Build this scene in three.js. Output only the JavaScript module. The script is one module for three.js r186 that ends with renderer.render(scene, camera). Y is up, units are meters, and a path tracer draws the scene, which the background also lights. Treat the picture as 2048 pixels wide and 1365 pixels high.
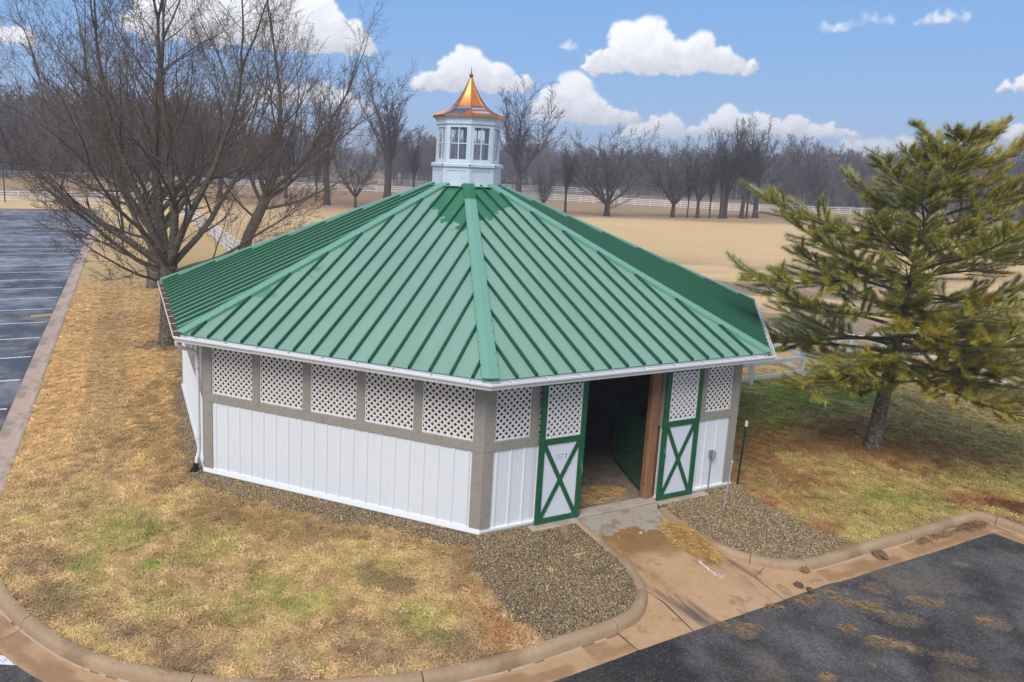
import * as THREE from 'three';
import { mergeGeometries, toCreasedNormals } from 'three/addons/utils/BufferGeometryUtils.js';

// ---------------------------------------------------------------- camera, sky, sun, exposure
const scene = new THREE.Scene();
const camera = new THREE.PerspectiveCamera(2 * Math.atan(682.5 / 1408.357) * 180 / Math.PI, 1024 / 682, 0.1, 8000);
camera.position.set(-1.364, 6.935, 20.706);
camera.rotation.set(-0.16698, -0.03259, 0.0403, 'YXZ');
camera.setViewOffset(2048, 1365, 146.5, 116.85, 2048, 1365);   // the photograph is an off-centre crop
camera.updateProjectionMatrix();
const renderer = new THREE.WebGLRenderer({ antialias: true });
renderer.setSize(1024, 682);
renderer.toneMapping = THREE.LinearToneMapping;
renderer.toneMappingExposure = 1.17;
renderer.shadowMap.enabled = true;
const SUN_STRENGTH = 2.6, SUN_SOFT = 60, SUN_AZ = -26, SUN_EL = 50;   // azimuth from the camera's back, degrees

// ---------------------------------------------------------------- noise and random
function mulberry(a) { return () => { a |= 0; a = a + 0x6D2B79F5 | 0; let t = Math.imul(a ^ a >>> 15, 1 | a); t = t + Math.imul(t ^ t >>> 7, 61 | t) ^ t; return ((t ^ t >>> 14) >>> 0) / 4294967296; }; }
function h2(x, y, s) { let h = Math.imul(x, 374761393) + Math.imul(y, 668265263) + Math.imul(s, 1274126177) | 0; h = Math.imul(h ^ h >>> 13, 1274126177); h ^= h >>> 16; return (h >>> 0) / 4294967296; }
function vn(x, y, s = 0, per = 0) {
  let xi = Math.floor(x), yi = Math.floor(y); const fx = x - xi, fy = y - yi, u = fx * fx * (3 - 2 * fx), v = fy * fy * (3 - 2 * fy);
  let x1 = xi + 1, y1 = yi + 1;
  if (per) { xi = ((xi % per) + per) % per; yi = ((yi % per) + per) % per; x1 = ((x1 % per) + per) % per; y1 = ((y1 % per) + per) % per; }
  const a = h2(xi, yi, s), b = h2(x1, yi, s), c = h2(xi, y1, s), d = h2(x1, y1, s);
  return a + (b - a) * u + (c - a) * v + (a - b - c + d) * u * v;
}
function fbm(x, y, o, s = 0, per = 0) { let a = 0, w = 0.5, n = 0; for (let i = 0; i < o; i++) { a += w * vn(x, y, s + i * 17, per); n += w; w *= 0.5; x *= 2; y *= 2; per *= 2; } return a / n; }
const sm = (a, b, x) => { const t = Math.min(1, Math.max(0, (x - a) / (b - a))); return t * t * (3 - 2 * t); };
const mix = (a, b, t) => a + (b - a) * t;
const mix3 = (a, b, t) => [mix(a[0], b[0], t), mix(a[1], b[1], t), mix(a[2], b[2], t)];
const enc = (c) => 255 * (c <= 0.0031308 ? 12.92 * c : 1.055 * Math.pow(c, 1 / 2.4) - 0.055);
const ENC = new Uint8Array(4097); for (let i = 0; i <= 4096; i++) ENC[i] = Math.round(enc(i / 4096));
const e8 = (c) => ENC[Math.max(0, Math.min(4096, c * 4096 | 0))];

// ---------------------------------------------------------------- the sky: blue air with fair-weather cumulus, the same all round
function makeSky() {
  const W = 4096, H = 2048, data = new Float32Array(W * H * 4), dens = new Float32Array(W * H), lum = new Float32Array(W * H);
  const px = (az) => (az / 360 + 0.25) * W, py = (el) => (el / 180 + 0.5) * H, PPD = W / 360;
  function cloud(list, seed, soft = 0.22) {   // list of puffs [az, el, r] in degrees
    let x0 = 1e9, x1 = -1e9, y0 = 1e9, y1 = -1e9;
    for (const [a, e, r] of list) { x0 = Math.min(x0, a - r * 1.5); x1 = Math.max(x1, a + r * 1.5); y0 = Math.min(y0, e - r * 1.5); y1 = Math.max(y1, e + r * 1.5); }
    const base = Math.min(...list.map(([, e, r]) => e - r * 0.45)), top = Math.max(...list.map(([, e, r]) => e + r));
    const f = (a, e) => { let m = -1; for (const [pa, pe, r] of list) { const dx = (a - pa) / r, dy = (e - pe) / r, d = 1 - dx * dx - dy * dy; if (d > m) m = d; } return m; };
    for (let j = Math.floor(py(y0)); j <= py(y1); j++) {
      if (j < H / 2 || j >= H) continue;
      const el = (j / H - 0.5) * 180, squash = 1 / Math.max(0.25, Math.cos(el * Math.PI / 180));
      for (let i = Math.floor(px(x0)); i <= px(x1); i++) {
        const az = (i / W - 0.25) * 360;
        const n = fbm(az * 0.9, el * 1.1, 5, seed) - 0.5, n2 = fbm(az * 3.3 + 7, el * 3.6, 4, seed + 5) - 0.5;
        const wa = az + n * 1.5, we = el + n2 * 0.8;
        let d = f(wa, we) + n * 0.75 + n2 * 0.85;
        d -= sm(base + 0.5, base - 0.45, el + n * 0.5) * 1.4;
        const al = sm(0.0, soft * 2.2, d) * 0.98;
        if (al <= 0) continue;
        const k = ((i % W) + W) % W + j * W;
        const rel = f(wa - 0.35, we + 0.45) - f(wa + 0.25, we - 0.3);
        const up = sm(base - 0.1, base + (top - base) * 0.7, el + n * 1.2);
        let l = 0.74 + 0.24 * up - rel * 0.16 + n2 * 0.14 + n * 0.1;
        l = Math.min(1.02, l);
        if (al > dens[k]) { lum[k] = dens[k] > 0.6 ? mix(lum[k], l, 0.75) : l; dens[k] = al; }
      }
    }
  }
  const heap = (a0, a1, el, h, seed, n = 16, prof = null) => {   // a cumulus: flat base, heaped top
    const r = mulberry(seed), list = [];
    for (let i = 0; i < n; i++) {
      const t = (i + 0.5) / n, p = prof ? prof[Math.min(prof.length - 1, Math.floor(t * prof.length))] : Math.sin(Math.PI * t) * 0.8 + 0.2;
      const hh = h * p * (0.75 + 0.4 * r());
      list.push([mix(a0, a1, t), el + hh * 0.35, Math.max(0.45, hh * 0.55)]);
      list.push([mix(a0, a1, t) + (r() - 0.5) * 0.8, el + hh * 0.7, Math.max(0.4, hh * 0.36)]);
    }
    return list;
  };
  cloud(heap(-21, -4.4, 7.6, 4.6, 11, 18, [0.7, 0.9, 1.1, 1.15, 1.15, 1.1, 1.1, 1.0, 0.9, 0.6]), 101);
  cloud(heap(-15, -3.5, 3.6, 2.4, 12, 12), 102, 0.4);
  cloud(heap(-31, -27.5, 6.5, 1.7, 13, 7), 103, 0.3);
  cloud(heap(-0.4, 8.0, 5.4, 3.0, 14, 12, [0.6, 0.9, 1.1, 1.1, 0.9, 0.6]), 104);
  cloud(heap(12.9, 24.6, 7.0, 3.9, 15, 15, [0.6, 0.9, 1.25, 1.1, 0.85, 0.75, 0.6, 0.35]), 105);
  cloud(heap(9.8, 16.6, 3.2, 3.3, 16, 11, [0.9, 1.1, 1.0, 0.8, 0.5, 0.4]), 106);
  cloud(heap(16.0, 20.6, 2.4, 2.2, 17, 8), 107);
  cloud(heap(20.4, 31.8, 2.5, 2.3, 18, 14, [0.5, 0.9, 1.1, 1.0, 0.75, 0.7, 0.7, 0.45]), 108);
  cloud(heap(29.0, 38.5, 1.2, 2.0, 19, 12), 109, 0.35);
  cloud(heap(38.8, 46, 5.7, 1.7, 20, 8), 110);
  cloud(heap(38.6, 46, 2.7, 2.0, 21, 8), 111);
  cloud(heap(28.4, 30.2, 9.8, 0.8, 22, 4), 112, 0.9);
  cloud(heap(30.2, 32.6, 10.1, 1.0, 23, 4), 113, 1.1);
  cloud(heap(34.0, 36.8, 10.0, 1.0, 24, 5), 114, 0.8);
  cloud(heap(10.4, 11.9, 9.0, 0.5, 25, 3), 115, 0.9);
  cloud(heap(-34, -20, 1.0, 2.4, 26, 14), 116, 0.5);
  cloud(heap(-2, 12, 0.8, 2.0, 27, 14), 117, 0.5);
  const r = mulberry(77);                                      // the rest of the sky carries the same kind of clouds
  for (let i = 0; i < 130; i++) {
    const el = 2 + Math.pow(r(), 1.3) * 70, az = 48 + r() * 276, s = (0.7 + el / 22) * (0.7 + r() * 0.9), sq = 1 / Math.max(0.3, Math.cos(el * Math.PI / 180));
    const w = (3 + 7 * r()) * s * 0.8;
    const a = az - w * 0.5; cloud(heap(a, a + w, el, (1.6 + 2.0 * r()) * s, 300 + i, 12), 200 + i, 0.35);
  }
  for (let i = 0; i < 12; i++) { const el = 16 + r() * 50, az = -30 + r() * 70, s = 0.8 + el / 22, w = (4 + 6 * r()) * s; cloud(heap(az - w / 2, az + w / 2, el, (1.6 + 1.6 * r()) * s, 500 + i, 12), 480 + i, 0.35); }
  for (let j = 0; j < H; j++) {
    const el = (j / H - 0.5) * 180, t = Math.pow(Math.min(1, Math.max(0, el / 90)), 0.55), lo = Math.exp(-Math.max(0, el) / 3.8);
    let c = mix3([0.20, 0.42, 0.79], [0.05, 0.15, 0.45], sm(0.15, 0.95, t));
    c = mix3(c, [0.62, 0.79, 0.98], lo * 0.85);
    if (el < 0) c = mix3(c, [0.22, 0.19, 0.14], sm(0, -3, el));
    for (let i = 0; i < W; i++) {
      const k = i + j * W, a = dens[k], l = lum[k], o = k * 4;
      data[o] = mix(c[0], l * (0.94 + 0.06 * l), a); data[o + 1] = mix(c[1], l * (0.965 + 0.03 * l), a); data[o + 2] = mix(c[2], Math.min(1.03, l * 1.0 + 0.03), a); data[o + 3] = 1;
    }
  }
  const t = new THREE.DataTexture(data, W, H, THREE.RGBAFormat, THREE.FloatType);
  t.mapping = THREE.EquirectangularReflectionMapping; t.magFilter = t.minFilter = THREE.LinearFilter; t.wrapS = THREE.RepeatWrapping; t.needsUpdate = true;
  return t;
}
const sky = makeSky();
scene.background = sky; scene.environment = sky;
const sun = new THREE.DirectionalLight(new THREE.Color(1.0, 0.955, 0.885), SUN_STRENGTH);
{
  const a = SUN_AZ * Math.PI / 180, e = SUN_EL * Math.PI / 180, d = 80;
  sun.position.set(Math.sin(a) * Math.cos(e) * d, Math.sin(e) * d, Math.cos(a) * Math.cos(e) * d);
  sun.target.position.set(0, 0, 0); sun.castShadow = true; sun.shadow.radius = SUN_SOFT; sun.shadow.mapSize.set(4096, 4096);
  Object.assign(sun.shadow.camera, { left: -60, right: 60, top: 60, bottom: -60, near: 1, far: 260 });
  scene.add(sun, sun.target);
}

// ---------------------------------------------------------------- helpers
const V3 = (x, y, z) => new THREE.Vector3(x, y, z);
const taken = new Map();
function numbered(n) { const k = taken.get(n) || 0; taken.set(n, k + 1); return k ? n + '_' + String(k).padStart(3, '0') : n; }
function mesh(name, geo, mat, parent) {
  const m = new THREE.Mesh(geo, mat); m.name = parent && parent !== scene ? name : numbered(name); m.castShadow = m.receiveShadow = true;
  (parent || scene).add(m); return m;
}
function tag(o, label, category, group) { o.userData.label = label; o.userData.category = category; if (group) o.userData.group = group; return o; }
function thing(name, label, category, pos = [0, 0, 0], group) { const g = new THREE.Group(); g.name = numbered(name); g.position.set(...pos); scene.add(g); return tag(g, label, category, group); }
function part(name, parent) { const g = new THREE.Group(); g.name = name; parent.add(g); return g; }
const structure = (o, label) => { o.userData.kind = 'structure'; if (label) o.userData.label = label; return o; };
const stuff = (o, label, category) => { o.userData.kind = 'stuff'; if (label) o.userData.label = label; if (category) o.userData.category = category; return o; };
const lin = (r, g, b) => new THREE.Color().setRGB(r, g, b);
const std = (c, rough = 0.8, o = {}) => new THREE.MeshStandardMaterial({ color: lin(...c), roughness: rough, ...o });
function colorTex(w, h, fn, o = {}) {
  const d = new Uint8Array(w * h * 4);
  for (let j = 0; j < h; j++) for (let i = 0; i < w; i++) { const c = fn(i, j), k = (j * w + i) * 4; d[k] = e8(c[0]); d[k + 1] = e8(c[1]); d[k + 2] = e8(c[2]); d[k + 3] = 255; }
  const t = new THREE.DataTexture(d, w, h); t.colorSpace = THREE.SRGBColorSpace; t.magFilter = t.minFilter = THREE.LinearFilter; t.wrapS = t.wrapT = o.wrap || THREE.RepeatWrapping; t.needsUpdate = true; return t;
}
function greyTex(w, h, fn, o = {}) {
  const d = new Uint8Array(w * h * 4);
  for (let j = 0; j < h; j++) for (let i = 0; i < w; i++) { const v = Math.max(0, Math.min(255, fn(i, j) * 255)), k = (j * w + i) * 4; d[k] = d[k + 1] = d[k + 2] = v; d[k + 3] = 255; }
  const t = new THREE.DataTexture(d, w, h); t.magFilter = t.minFilter = THREE.LinearFilter; t.wrapS = t.wrapT = o.wrap || THREE.RepeatWrapping; t.needsUpdate = true; return t;
}
// quads / triangles with flat normals, uv optional
class Faces {
  constructor() { this.p = []; this.uv = []; }
  tri(a, b, c, ua, ub, uc) { this.p.push(...a, ...b, ...c); const z = [0, 0]; this.uv.push(...(ua || z), ...(ub || z), ...(uc || z)); return this; }
  quad(a, b, c, d, ua, ub, uc, ud) { this.tri(a, b, c, ua, ub, uc); return this.tri(a, c, d, ua, uc, ud); }
  geo() { const g = new THREE.BufferGeometry(); g.setAttribute('position', new THREE.Float32BufferAttribute(this.p, 3)); g.setAttribute('uv', new THREE.Float32BufferAttribute(this.uv, 2)); g.computeVertexNormals(); return g; }
}
const box = (x0, x1, y0, y1, z0, z1) => { const g = new THREE.BoxGeometry(x1 - x0, y1 - y0, z1 - z0); g.translate((x0 + x1) / 2, (y0 + y1) / 2, (z0 + z1) / 2); return g; };
function chamferBox(x0, x1, y0, y1, z0, z1, c = 0.006) {   // a board with bevelled long edges (extruded along its longest side)
  const L = [x1 - x0, y1 - y0, z1 - z0], ax = L.indexOf(Math.max(...L)), a = (ax + 1) % 3, b = (ax + 2) % 3, lo = [x0, y0, z0];
  const ring = [[c, 0], [L[a] - c, 0], [L[a], c], [L[a], L[b] - c], [L[a] - c, L[b]], [c, L[b]], [0, L[b] - c], [0, c]], f = new Faces();
  const at = (r, e) => { const q = [0, 0, 0]; q[ax] = lo[ax] + e * L[ax]; q[a] = lo[a] + r[0]; q[b] = lo[b] + r[1]; return q; };
  for (let i = 0; i < 8; i++) { const r = ring[i], s = ring[(i + 1) % 8]; f.quad(at(r, 0), at(s, 0), at(s, 1), at(r, 1), [r[0] + r[1], 0], [s[0] + s[1], 0], [s[0] + s[1], L[ax]], [r[0] + r[1], L[ax]]); }
  for (let i = 1; i < 7; i++) { f.tri(at(ring[0], 1), at(ring[i], 1), at(ring[i + 1], 1)); f.tri(at(ring[0], 0), at(ring[i + 1], 0), at(ring[i], 0)); }
  return f.geo();
}
// convex polygon in the xy plane extruded along z
function plate(poly, z0, z1) {
  const f = new Faces(), n = poly.length;
  let area = 0; for (let i = 0; i < n; i++) { const a = poly[i], b = poly[(i + 1) % n]; area += a[0] * b[1] - b[0] * a[1]; }
  if (area < 0) poly = poly.slice().reverse();
  for (let i = 1; i < n - 1; i++) { f.tri([...poly[0], z1], [...poly[i], z1], [...poly[i + 1], z1], poly[0], poly[i], poly[i + 1]); f.tri([...poly[0], z0], [...poly[i + 1], z0], [...poly[i], z0]); }
  for (let i = 0; i < n; i++) { const a = poly[i], b = poly[(i + 1) % n]; f.quad([...a, z0], [...b, z0], [...b, z1], [...a, z1]); }
  return f.geo();
}
function clip(poly, x0, x1, y0, y1) {
  const cut = (p, ins, at) => { const o = []; for (let i = 0; i < p.length; i++) { const a = p[i], b = p[(i + 1) % p.length], ia = ins(a), ib = ins(b); if (ia) o.push(a); if (ia !== ib) o.push(at(a, b)); } return o; };
  const atx = (v) => (a, b) => { const t = (v - a[0]) / (b[0] - a[0]); return [v, a[1] + t * (b[1] - a[1])]; }, aty = (v) => (a, b) => { const t = (v - a[1]) / (b[1] - a[1]); return [a[0] + t * (b[0] - a[0]), v]; };
  poly = cut(poly, (p) => p[0] >= x0, atx(x0)); if (poly.length) poly = cut(poly, (p) => p[0] <= x1, atx(x1));
  if (poly.length) poly = cut(poly, (p) => p[1] >= y0, aty(y0)); if (poly.length) poly = cut(poly, (p) => p[1] <= y1, aty(y1));
  return poly;
}
// tubes for trunks, twigs, pipes
class Tubes {
  constructor(vertexColor) { this.p = []; this.n = []; this.uv = []; this.i = []; this.c = vertexColor ? [] : null; }
  tube(pts, rad, sides, cap, col) {
    const base = this.p.length / 3, N = pts.length; let ref = null, len = 0;
    for (let k = 0; k < N; k++) {
      const a = pts[Math.max(0, k - 1)], b = pts[Math.min(N - 1, k + 1)]; let tx = b[0] - a[0], ty = b[1] - a[1], tz = b[2] - a[2]; const l = Math.hypot(tx, ty, tz) || 1; tx /= l; ty /= l; tz /= l;
      if (k) len += Math.hypot(pts[k][0] - pts[k - 1][0], pts[k][1] - pts[k - 1][1], pts[k][2] - pts[k - 1][2]);
      if (!ref) ref = Math.abs(ty) < 0.8 ? [0, 1, 0] : [1, 0, 0];
      let d = ref[0] * tx + ref[1] * ty + ref[2] * tz, ux = ref[0] - d * tx, uy = ref[1] - d * ty, uz = ref[2] - d * tz; const ul = Math.hypot(ux, uy, uz) || 1; ux /= ul; uy /= ul; uz /= ul; ref = [ux, uy, uz];
      const wx = ty * uz - tz * uy, wy = tz * ux - tx * uz, wz = tx * uy - ty * ux;
      for (let s = 0; s < sides; s++) {
        const q = s / sides * Math.PI * 2, c = Math.cos(q), sn = Math.sin(q), nx = ux * c + wx * sn, ny = uy * c + wy * sn, nz = uz * c + wz * sn, r = rad[k];
        this.p.push(pts[k][0] + nx * r, pts[k][1] + ny * r, pts[k][2] + nz * r); this.n.push(nx, ny, nz); this.uv.push(s / sides * 2, len * 1.2); if (this.c) this.c.push(...col);
      }
    }
    for (let k = 0; k < N - 1; k++) for (let s = 0; s < sides; s++) { const a = base + k * sides + s, b = base + k * sides + (s + 1) % sides; this.i.push(a, b, a + sides, b, b + sides, a + sides); }
    if (cap) for (const [o, fl] of [[base, 1], [base + (N - 1) * sides, 0]]) for (let s = 1; s < sides - 1; s++) fl ? this.i.push(o, o + s + 1, o + s) : this.i.push(o, o + s, o + s + 1);
  }
  geo() {
    const g = new THREE.BufferGeometry(); g.setAttribute('position', new THREE.Float32BufferAttribute(this.p, 3)); g.setAttribute('normal', new THREE.Float32BufferAttribute(this.n, 3)); g.setAttribute('uv', new THREE.Float32BufferAttribute(this.uv, 2));
    if (this.c) g.setAttribute('color', new THREE.Float32BufferAttribute(this.c, 3)); g.setIndex(this.i); return g;
  }
  get tris() { return this.i.length / 3; }
}

// ---------------------------------------------------------------- ground: lawn, field, gravel, pavement
const KERB_DIR = [-0.378, -0.926];
const farCorner = [-9.43 + KERB_DIR[0] * 78, 7.49 + KERB_DIR[1] * 78];
const leftKerb = [farCorner, [-30.0, -42.9], [-24.0, -28.2], [-20.0, -18.4], [-16.3, -9.3], [-14.1, -3.9], [-11.9, 1.45], [-10.3, 5.35], [-9.43, 7.49], [-8.85, 8.75], [-8.03, 9.91], [-7.54, 10.45], [-6.91, 10.97], [-6.38, 11.33], [-5.92, 11.60], [-5.28, 11.86], [-4.6, 12.04], [-4.03, 12.13], [-3.41, 12.19], [-2.8, 12.21], [-2.12, 12.16], [-1.33, 12.04], [-0.72, 11.88], [0.03, 11.63], [0.57, 11.40], [1.16, 11.12], [1.90, 10.75], [2.26, 10.48], [2.48, 10.10], [2.55, 9.78], [2.50, 9.21], [2.26, 8.57], [1.97, 7.80]];
const rightKerb = [[4.05, 7.05], [4.12, 7.41], [4.48, 8.21], [4.78, 8.62], [5.15, 8.84], [5.67, 8.94], [6.05, 8.87], [7.42, 8.29], [8.73, 7.74], [10.64, 6.92], [10.95, 6.86], [11.14, 7.02], [11.42, 7.45], [14.0, 11.7], [20, 21.5]];
const wobble = (x, z) => [x, z];
function sheet(poly, y, uv, holes = []) {   // flat polygon in x, z
  const c = poly.map((p) => new THREE.Vector2(p[0], p[1])), hs = holes.map((h) => h.map((p) => new THREE.Vector2(p[0], p[1])));
  if (THREE.ShapeUtils.area(c) < 0) c.reverse();
  const all = [...c, ...hs.flat()], tr = THREE.ShapeUtils.triangulateShape(c, hs), g = new THREE.BufferGeometry(), p = [], n = [], u = [], idx = [];
  for (const q of all) { p.push(q.x, typeof y === 'function' ? y(q.x, q.y) : y, q.y); n.push(0, 1, 0); u.push(...uv(q.x, q.y)); }
  for (const t of tr) idx.push(t[0], t[2], t[1]);
  g.setAttribute('position', new THREE.Float32BufferAttribute(p, 3)); g.setAttribute('normal', new THREE.Float32BufferAttribute(n, 3)); g.setAttribute('uv', new THREE.Float32BufferAttribute(u, 2)); g.setIndex(idx);
  if (typeof y === 'function') g.computeVertexNormals();
  return g;
}
const GREEN = [[-5.62, 9.62, 0.3, 1.0], [-6.77, 9.66, 0.3, 0.7], [-3.56, 10.18, 0.55, 0.55], [-2.87, 10.49, 0.45, 0.6], [-6.7, 8.43, 1.1, 0.55], [-0.97, 10.87, 0.6, 0.65], [-4.05, 10.65, 0.5, 0.45], [-1.97, 9.7, 0.7, 0.45], [-6.4, 10.15, 0.6, 0.45], [-4.9, 8.9, 0.9, 0.45], [-5.2, 10.6, 0.7, 0.4],
  [10.54, -0.9, 1.7, 1.15], [12.99, -1.0, 1.7, 1.1], [8.72, 1.5, 1.4, 1.1], [11.3, -0.4, 1.5, 1.1], [9.29, 6.4, 0.8, 0.75], [9.94, 6.55, 0.7, 0.6], [9.6, 0.6, 1.4, 0.95], [7.9, 2.3, 0.7, 0.8], [8.6, 6.9, 0.6, 0.4], [12.4, 5.2, 1.5, 0.5], [14.5, 2.0, 2.0, 0.5]];
const RED = [[8.54, 3.02, 1.1, 0.9], [9.82, 2.9, 1.4, 0.9], [11.14, 3.83, 1.3, 1.0], [10.56, 3.7, 1.1, 1.1], [8.0, 5.3, 0.9, 0.7], [11.0, 2.1, 1.1, 0.8], [7.37, 3.9, 1.2, 0.9], [11.82, 6.5, 0.6, 1.4], [11.25, 6.3, 0.55, 1.1], [12.6, 3.4, 1.3, 0.7], [6.6, 6.6, 0.5, 0.9], [7.1, 7.7, 0.45, 0.9], [6.3, 5.4, 0.7, 0.9], [0.1, 11.1, 0.45, 0.9], [-0.35, 10.4, 0.4, 0.7]];
const BROWN = [[-1.9, 9.7, 0.3, 0.9], [-1.5, 10.05, 0.28, 1.1], [-2.1, 9.5, 0.2, 0.8], [-0.5, 9.3, 0.7, 0.8], [-4.3, 11.8, 0.7, 0.8], [-5.6, 11.3, 0.5, 0.7], [-1.6, 11.6, 0.7, 0.8], [-6.8, 10.6, 0.5, 0.8], [-7.6, 9.6, 0.5, 0.7], [-2.9, 11.9, 0.6, 0.7], [-10.44, -4.76, 1.1, 1.5], [-15.0, -15.84, 1.25, 1.5], [-3.0, 8.3, 0.5, 0.6], [-5.0, 7.6, 0.6, 0.6], [-6.4, 6.6, 0.5, 0.6], [-0.6, 11.3, 0.5, 0.8]];
const wOf = (list, x, z, n) => { let m = 0; for (const [a, b, r, w] of list) { const dx = x - a, dz = z - b; if (dx * dx + dz * dz > r * r * 4) continue; const d = Math.hypot(dx, dz) / r + (n - 0.5) * 1.6; m = Math.max(m, w * sm(1.15, 0.35, d)); } return m; };
function groundColor(x, z) {
  const n0 = fbm(x * 0.22 + 3, z * 0.22, 3, 1), n1 = fbm(x * 0.9, z * 0.9, 3, 5), n2 = fbm(x * 3.1, z * 3.1, 3, 9), n3 = vn(x * 14, z * 14, 3), n4 = vn(x * 31, z * 31, 8);
  const g = 0.22 * n1 + 0.36 * n2 + 0.24 * n3 + 0.18 * n4;
  let c = mix3([0.23, 0.145, 0.052], [0.62, 0.405, 0.175], sm(0.26, 0.68, g));
  const far = sm(-9, -20, z + (n0 - 0.5) * 6) , right = sm(3, 12, x);
  // mown strip beside the car park: alternating passes
  if (z < 9 && x < -5) { const s = (x - (-9.43)) * 0.926 - (z - 7.49) * 0.378, k = sm(-0.12, 0.12, Math.sin(s * Math.PI / 1.15 + (n1 - 0.5) * 0.8)) - 0.5, w = sm(9, 3, z) * sm(-5.5, -7, x); c = mix3(c, [0.58 + 0.08 * k, 0.37 + 0.04 * k, 0.15], w * 0.6); c = c.map((v) => v * (1 + 0.10 * k * w)); }
  // olive green showing through the dead grass
  const lush = sm(0.49, 0.68, n1 * 0.4 + n2 * 0.6) * 0.42 * sm(-12, 4, z) * (x > -9.5 ? 1 : 0.3);
  const gw = Math.min(1, Math.max(lush, wOf(GREEN, x, z, n2)));
  c = mix3(c, mix3([0.21, 0.215, 0.024], [0.155, 0.27, 0.02], Math.min(1, gw * 0.9)).map((v) => v * (0.75 + 0.6 * g)), gw * 0.78);
  if (x > 5 && z > -3.2) c = mix3(c, [0.33, 0.275, 0.06].map((v) => v * (0.5 + 1.0 * g)), 0.5 * (1 - gw) * sm(5.5, 8, x));
  c = mix3(c, [0.32, 0.13, 0.045].map((v) => v * (0.45 + 1.1 * g)), Math.min(1, wOf(RED, x, z, n2)) * 0.72);
  c = mix3(c, [0.20, 0.125, 0.07].map((v) => v * (0.45 + 1.1 * g)), Math.min(1, wOf(BROWN, x, z, n2)) * 0.62);
  // thin dark thatch where the lawn meets the stones round the building
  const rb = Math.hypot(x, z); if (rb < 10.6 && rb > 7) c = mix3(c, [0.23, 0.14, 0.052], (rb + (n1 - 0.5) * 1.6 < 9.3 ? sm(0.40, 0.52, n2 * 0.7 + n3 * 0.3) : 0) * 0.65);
  // fields behind the fences
  if (z < -3) {
    const fr = sm(-3.5, -7, z + x * 0.12) * sm(6, 9, x + (-z) * 0.2), f = Math.max(far, fr);
    const streak = fbm(x * 0.12, z * 0.9, 3, 21), big = fbm(x * 0.03, z * 0.05, 3, 31);
    let fc = mix3([0.50, 0.33, 0.14], [0.74, 0.50, 0.245], 0.25 + 0.35 * streak + 0.5 * big + 0.15 * (n3 - 0.5));
    const mud = sm(0.34, 0.52, fbm(x * 0.10 + 9, z * 0.22, 4, 41)) * sm(-4, -7, z) * sm(-44, -24, z - (x - 20) * 0.25) * sm(9, 13, x);
    fc = mix3(fc, mix3([0.16, 0.105, 0.058], [0.32, 0.235, 0.165], n2), mud * 0.9);
    const row = -86 - 0.2 * Math.max(0, x - 45) + (big - 0.5) * 8;             // leaf litter under the line of trees
    fc = mix3(fc, mix3([0.25, 0.15, 0.07], [0.42, 0.26, 0.125], streak * 0.6 + n2 * 0.4), sm(row + 4, row - 2, z) * 0.85);
    fc = mix3(fc, mix3([0.13, 0.09, 0.06], [0.24, 0.165, 0.10], n2), sm(-150, -175, z + (big - 0.5) * 20) * 0.9);
    if (x < 0) { const o = sm(-30, -70, z); fc = mix3(fc, [0.36, 0.25, 0.085], 0.45 * (1 - o)); fc = mix3(fc, [0.30, 0.165, 0.08], sm(-62, -84, z) * 0.6 * sm(-40, -25, x)); }
    c = mix3(c, fc.map((v) => v * (0.86 + 0.28 * g)), f);
  }
  return c;
}
const LX = -24, LZ = -30, LS = 48;
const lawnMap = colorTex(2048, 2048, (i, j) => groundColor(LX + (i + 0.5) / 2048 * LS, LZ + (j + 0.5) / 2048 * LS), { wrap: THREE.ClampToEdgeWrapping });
const fieldMap = colorTex(2048, 2048, (i, j) => groundColor(-170 + (i + 0.5) / 2048 * 340, -260 + (j + 0.5) / 2048 * 340), { wrap: THREE.ClampToEdgeWrapping });
const grassBump = greyTex(512, 512, (i, j) => fbm(i / 12, j / 12, 4, 71, 0) );
const lawnMat = new THREE.MeshStandardMaterial({ map: lawnMap, roughness: 1 }), fieldMat = new THREE.MeshStandardMaterial({ map: fieldMap, roughness: 1 });
const nearLeft = leftKerb.filter((p) => p[1] > -28.5), cutNear = [...nearLeft, ...rightKerb];
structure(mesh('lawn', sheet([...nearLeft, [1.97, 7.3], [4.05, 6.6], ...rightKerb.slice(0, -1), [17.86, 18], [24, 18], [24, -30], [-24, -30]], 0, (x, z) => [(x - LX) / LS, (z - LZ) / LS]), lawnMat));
structure(mesh('field', sheet([...leftKerb, [1.97, 7.3], [4.05, 6.6], ...rightKerb, [60, 24], [3000, 30], [3000, -3000], [-3000, -3000], [-3000, -20], [-160, -14.9]], -0.035, (x, z) => [(x + 170) / 340, (z + 260) / 340]), fieldMat));

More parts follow.
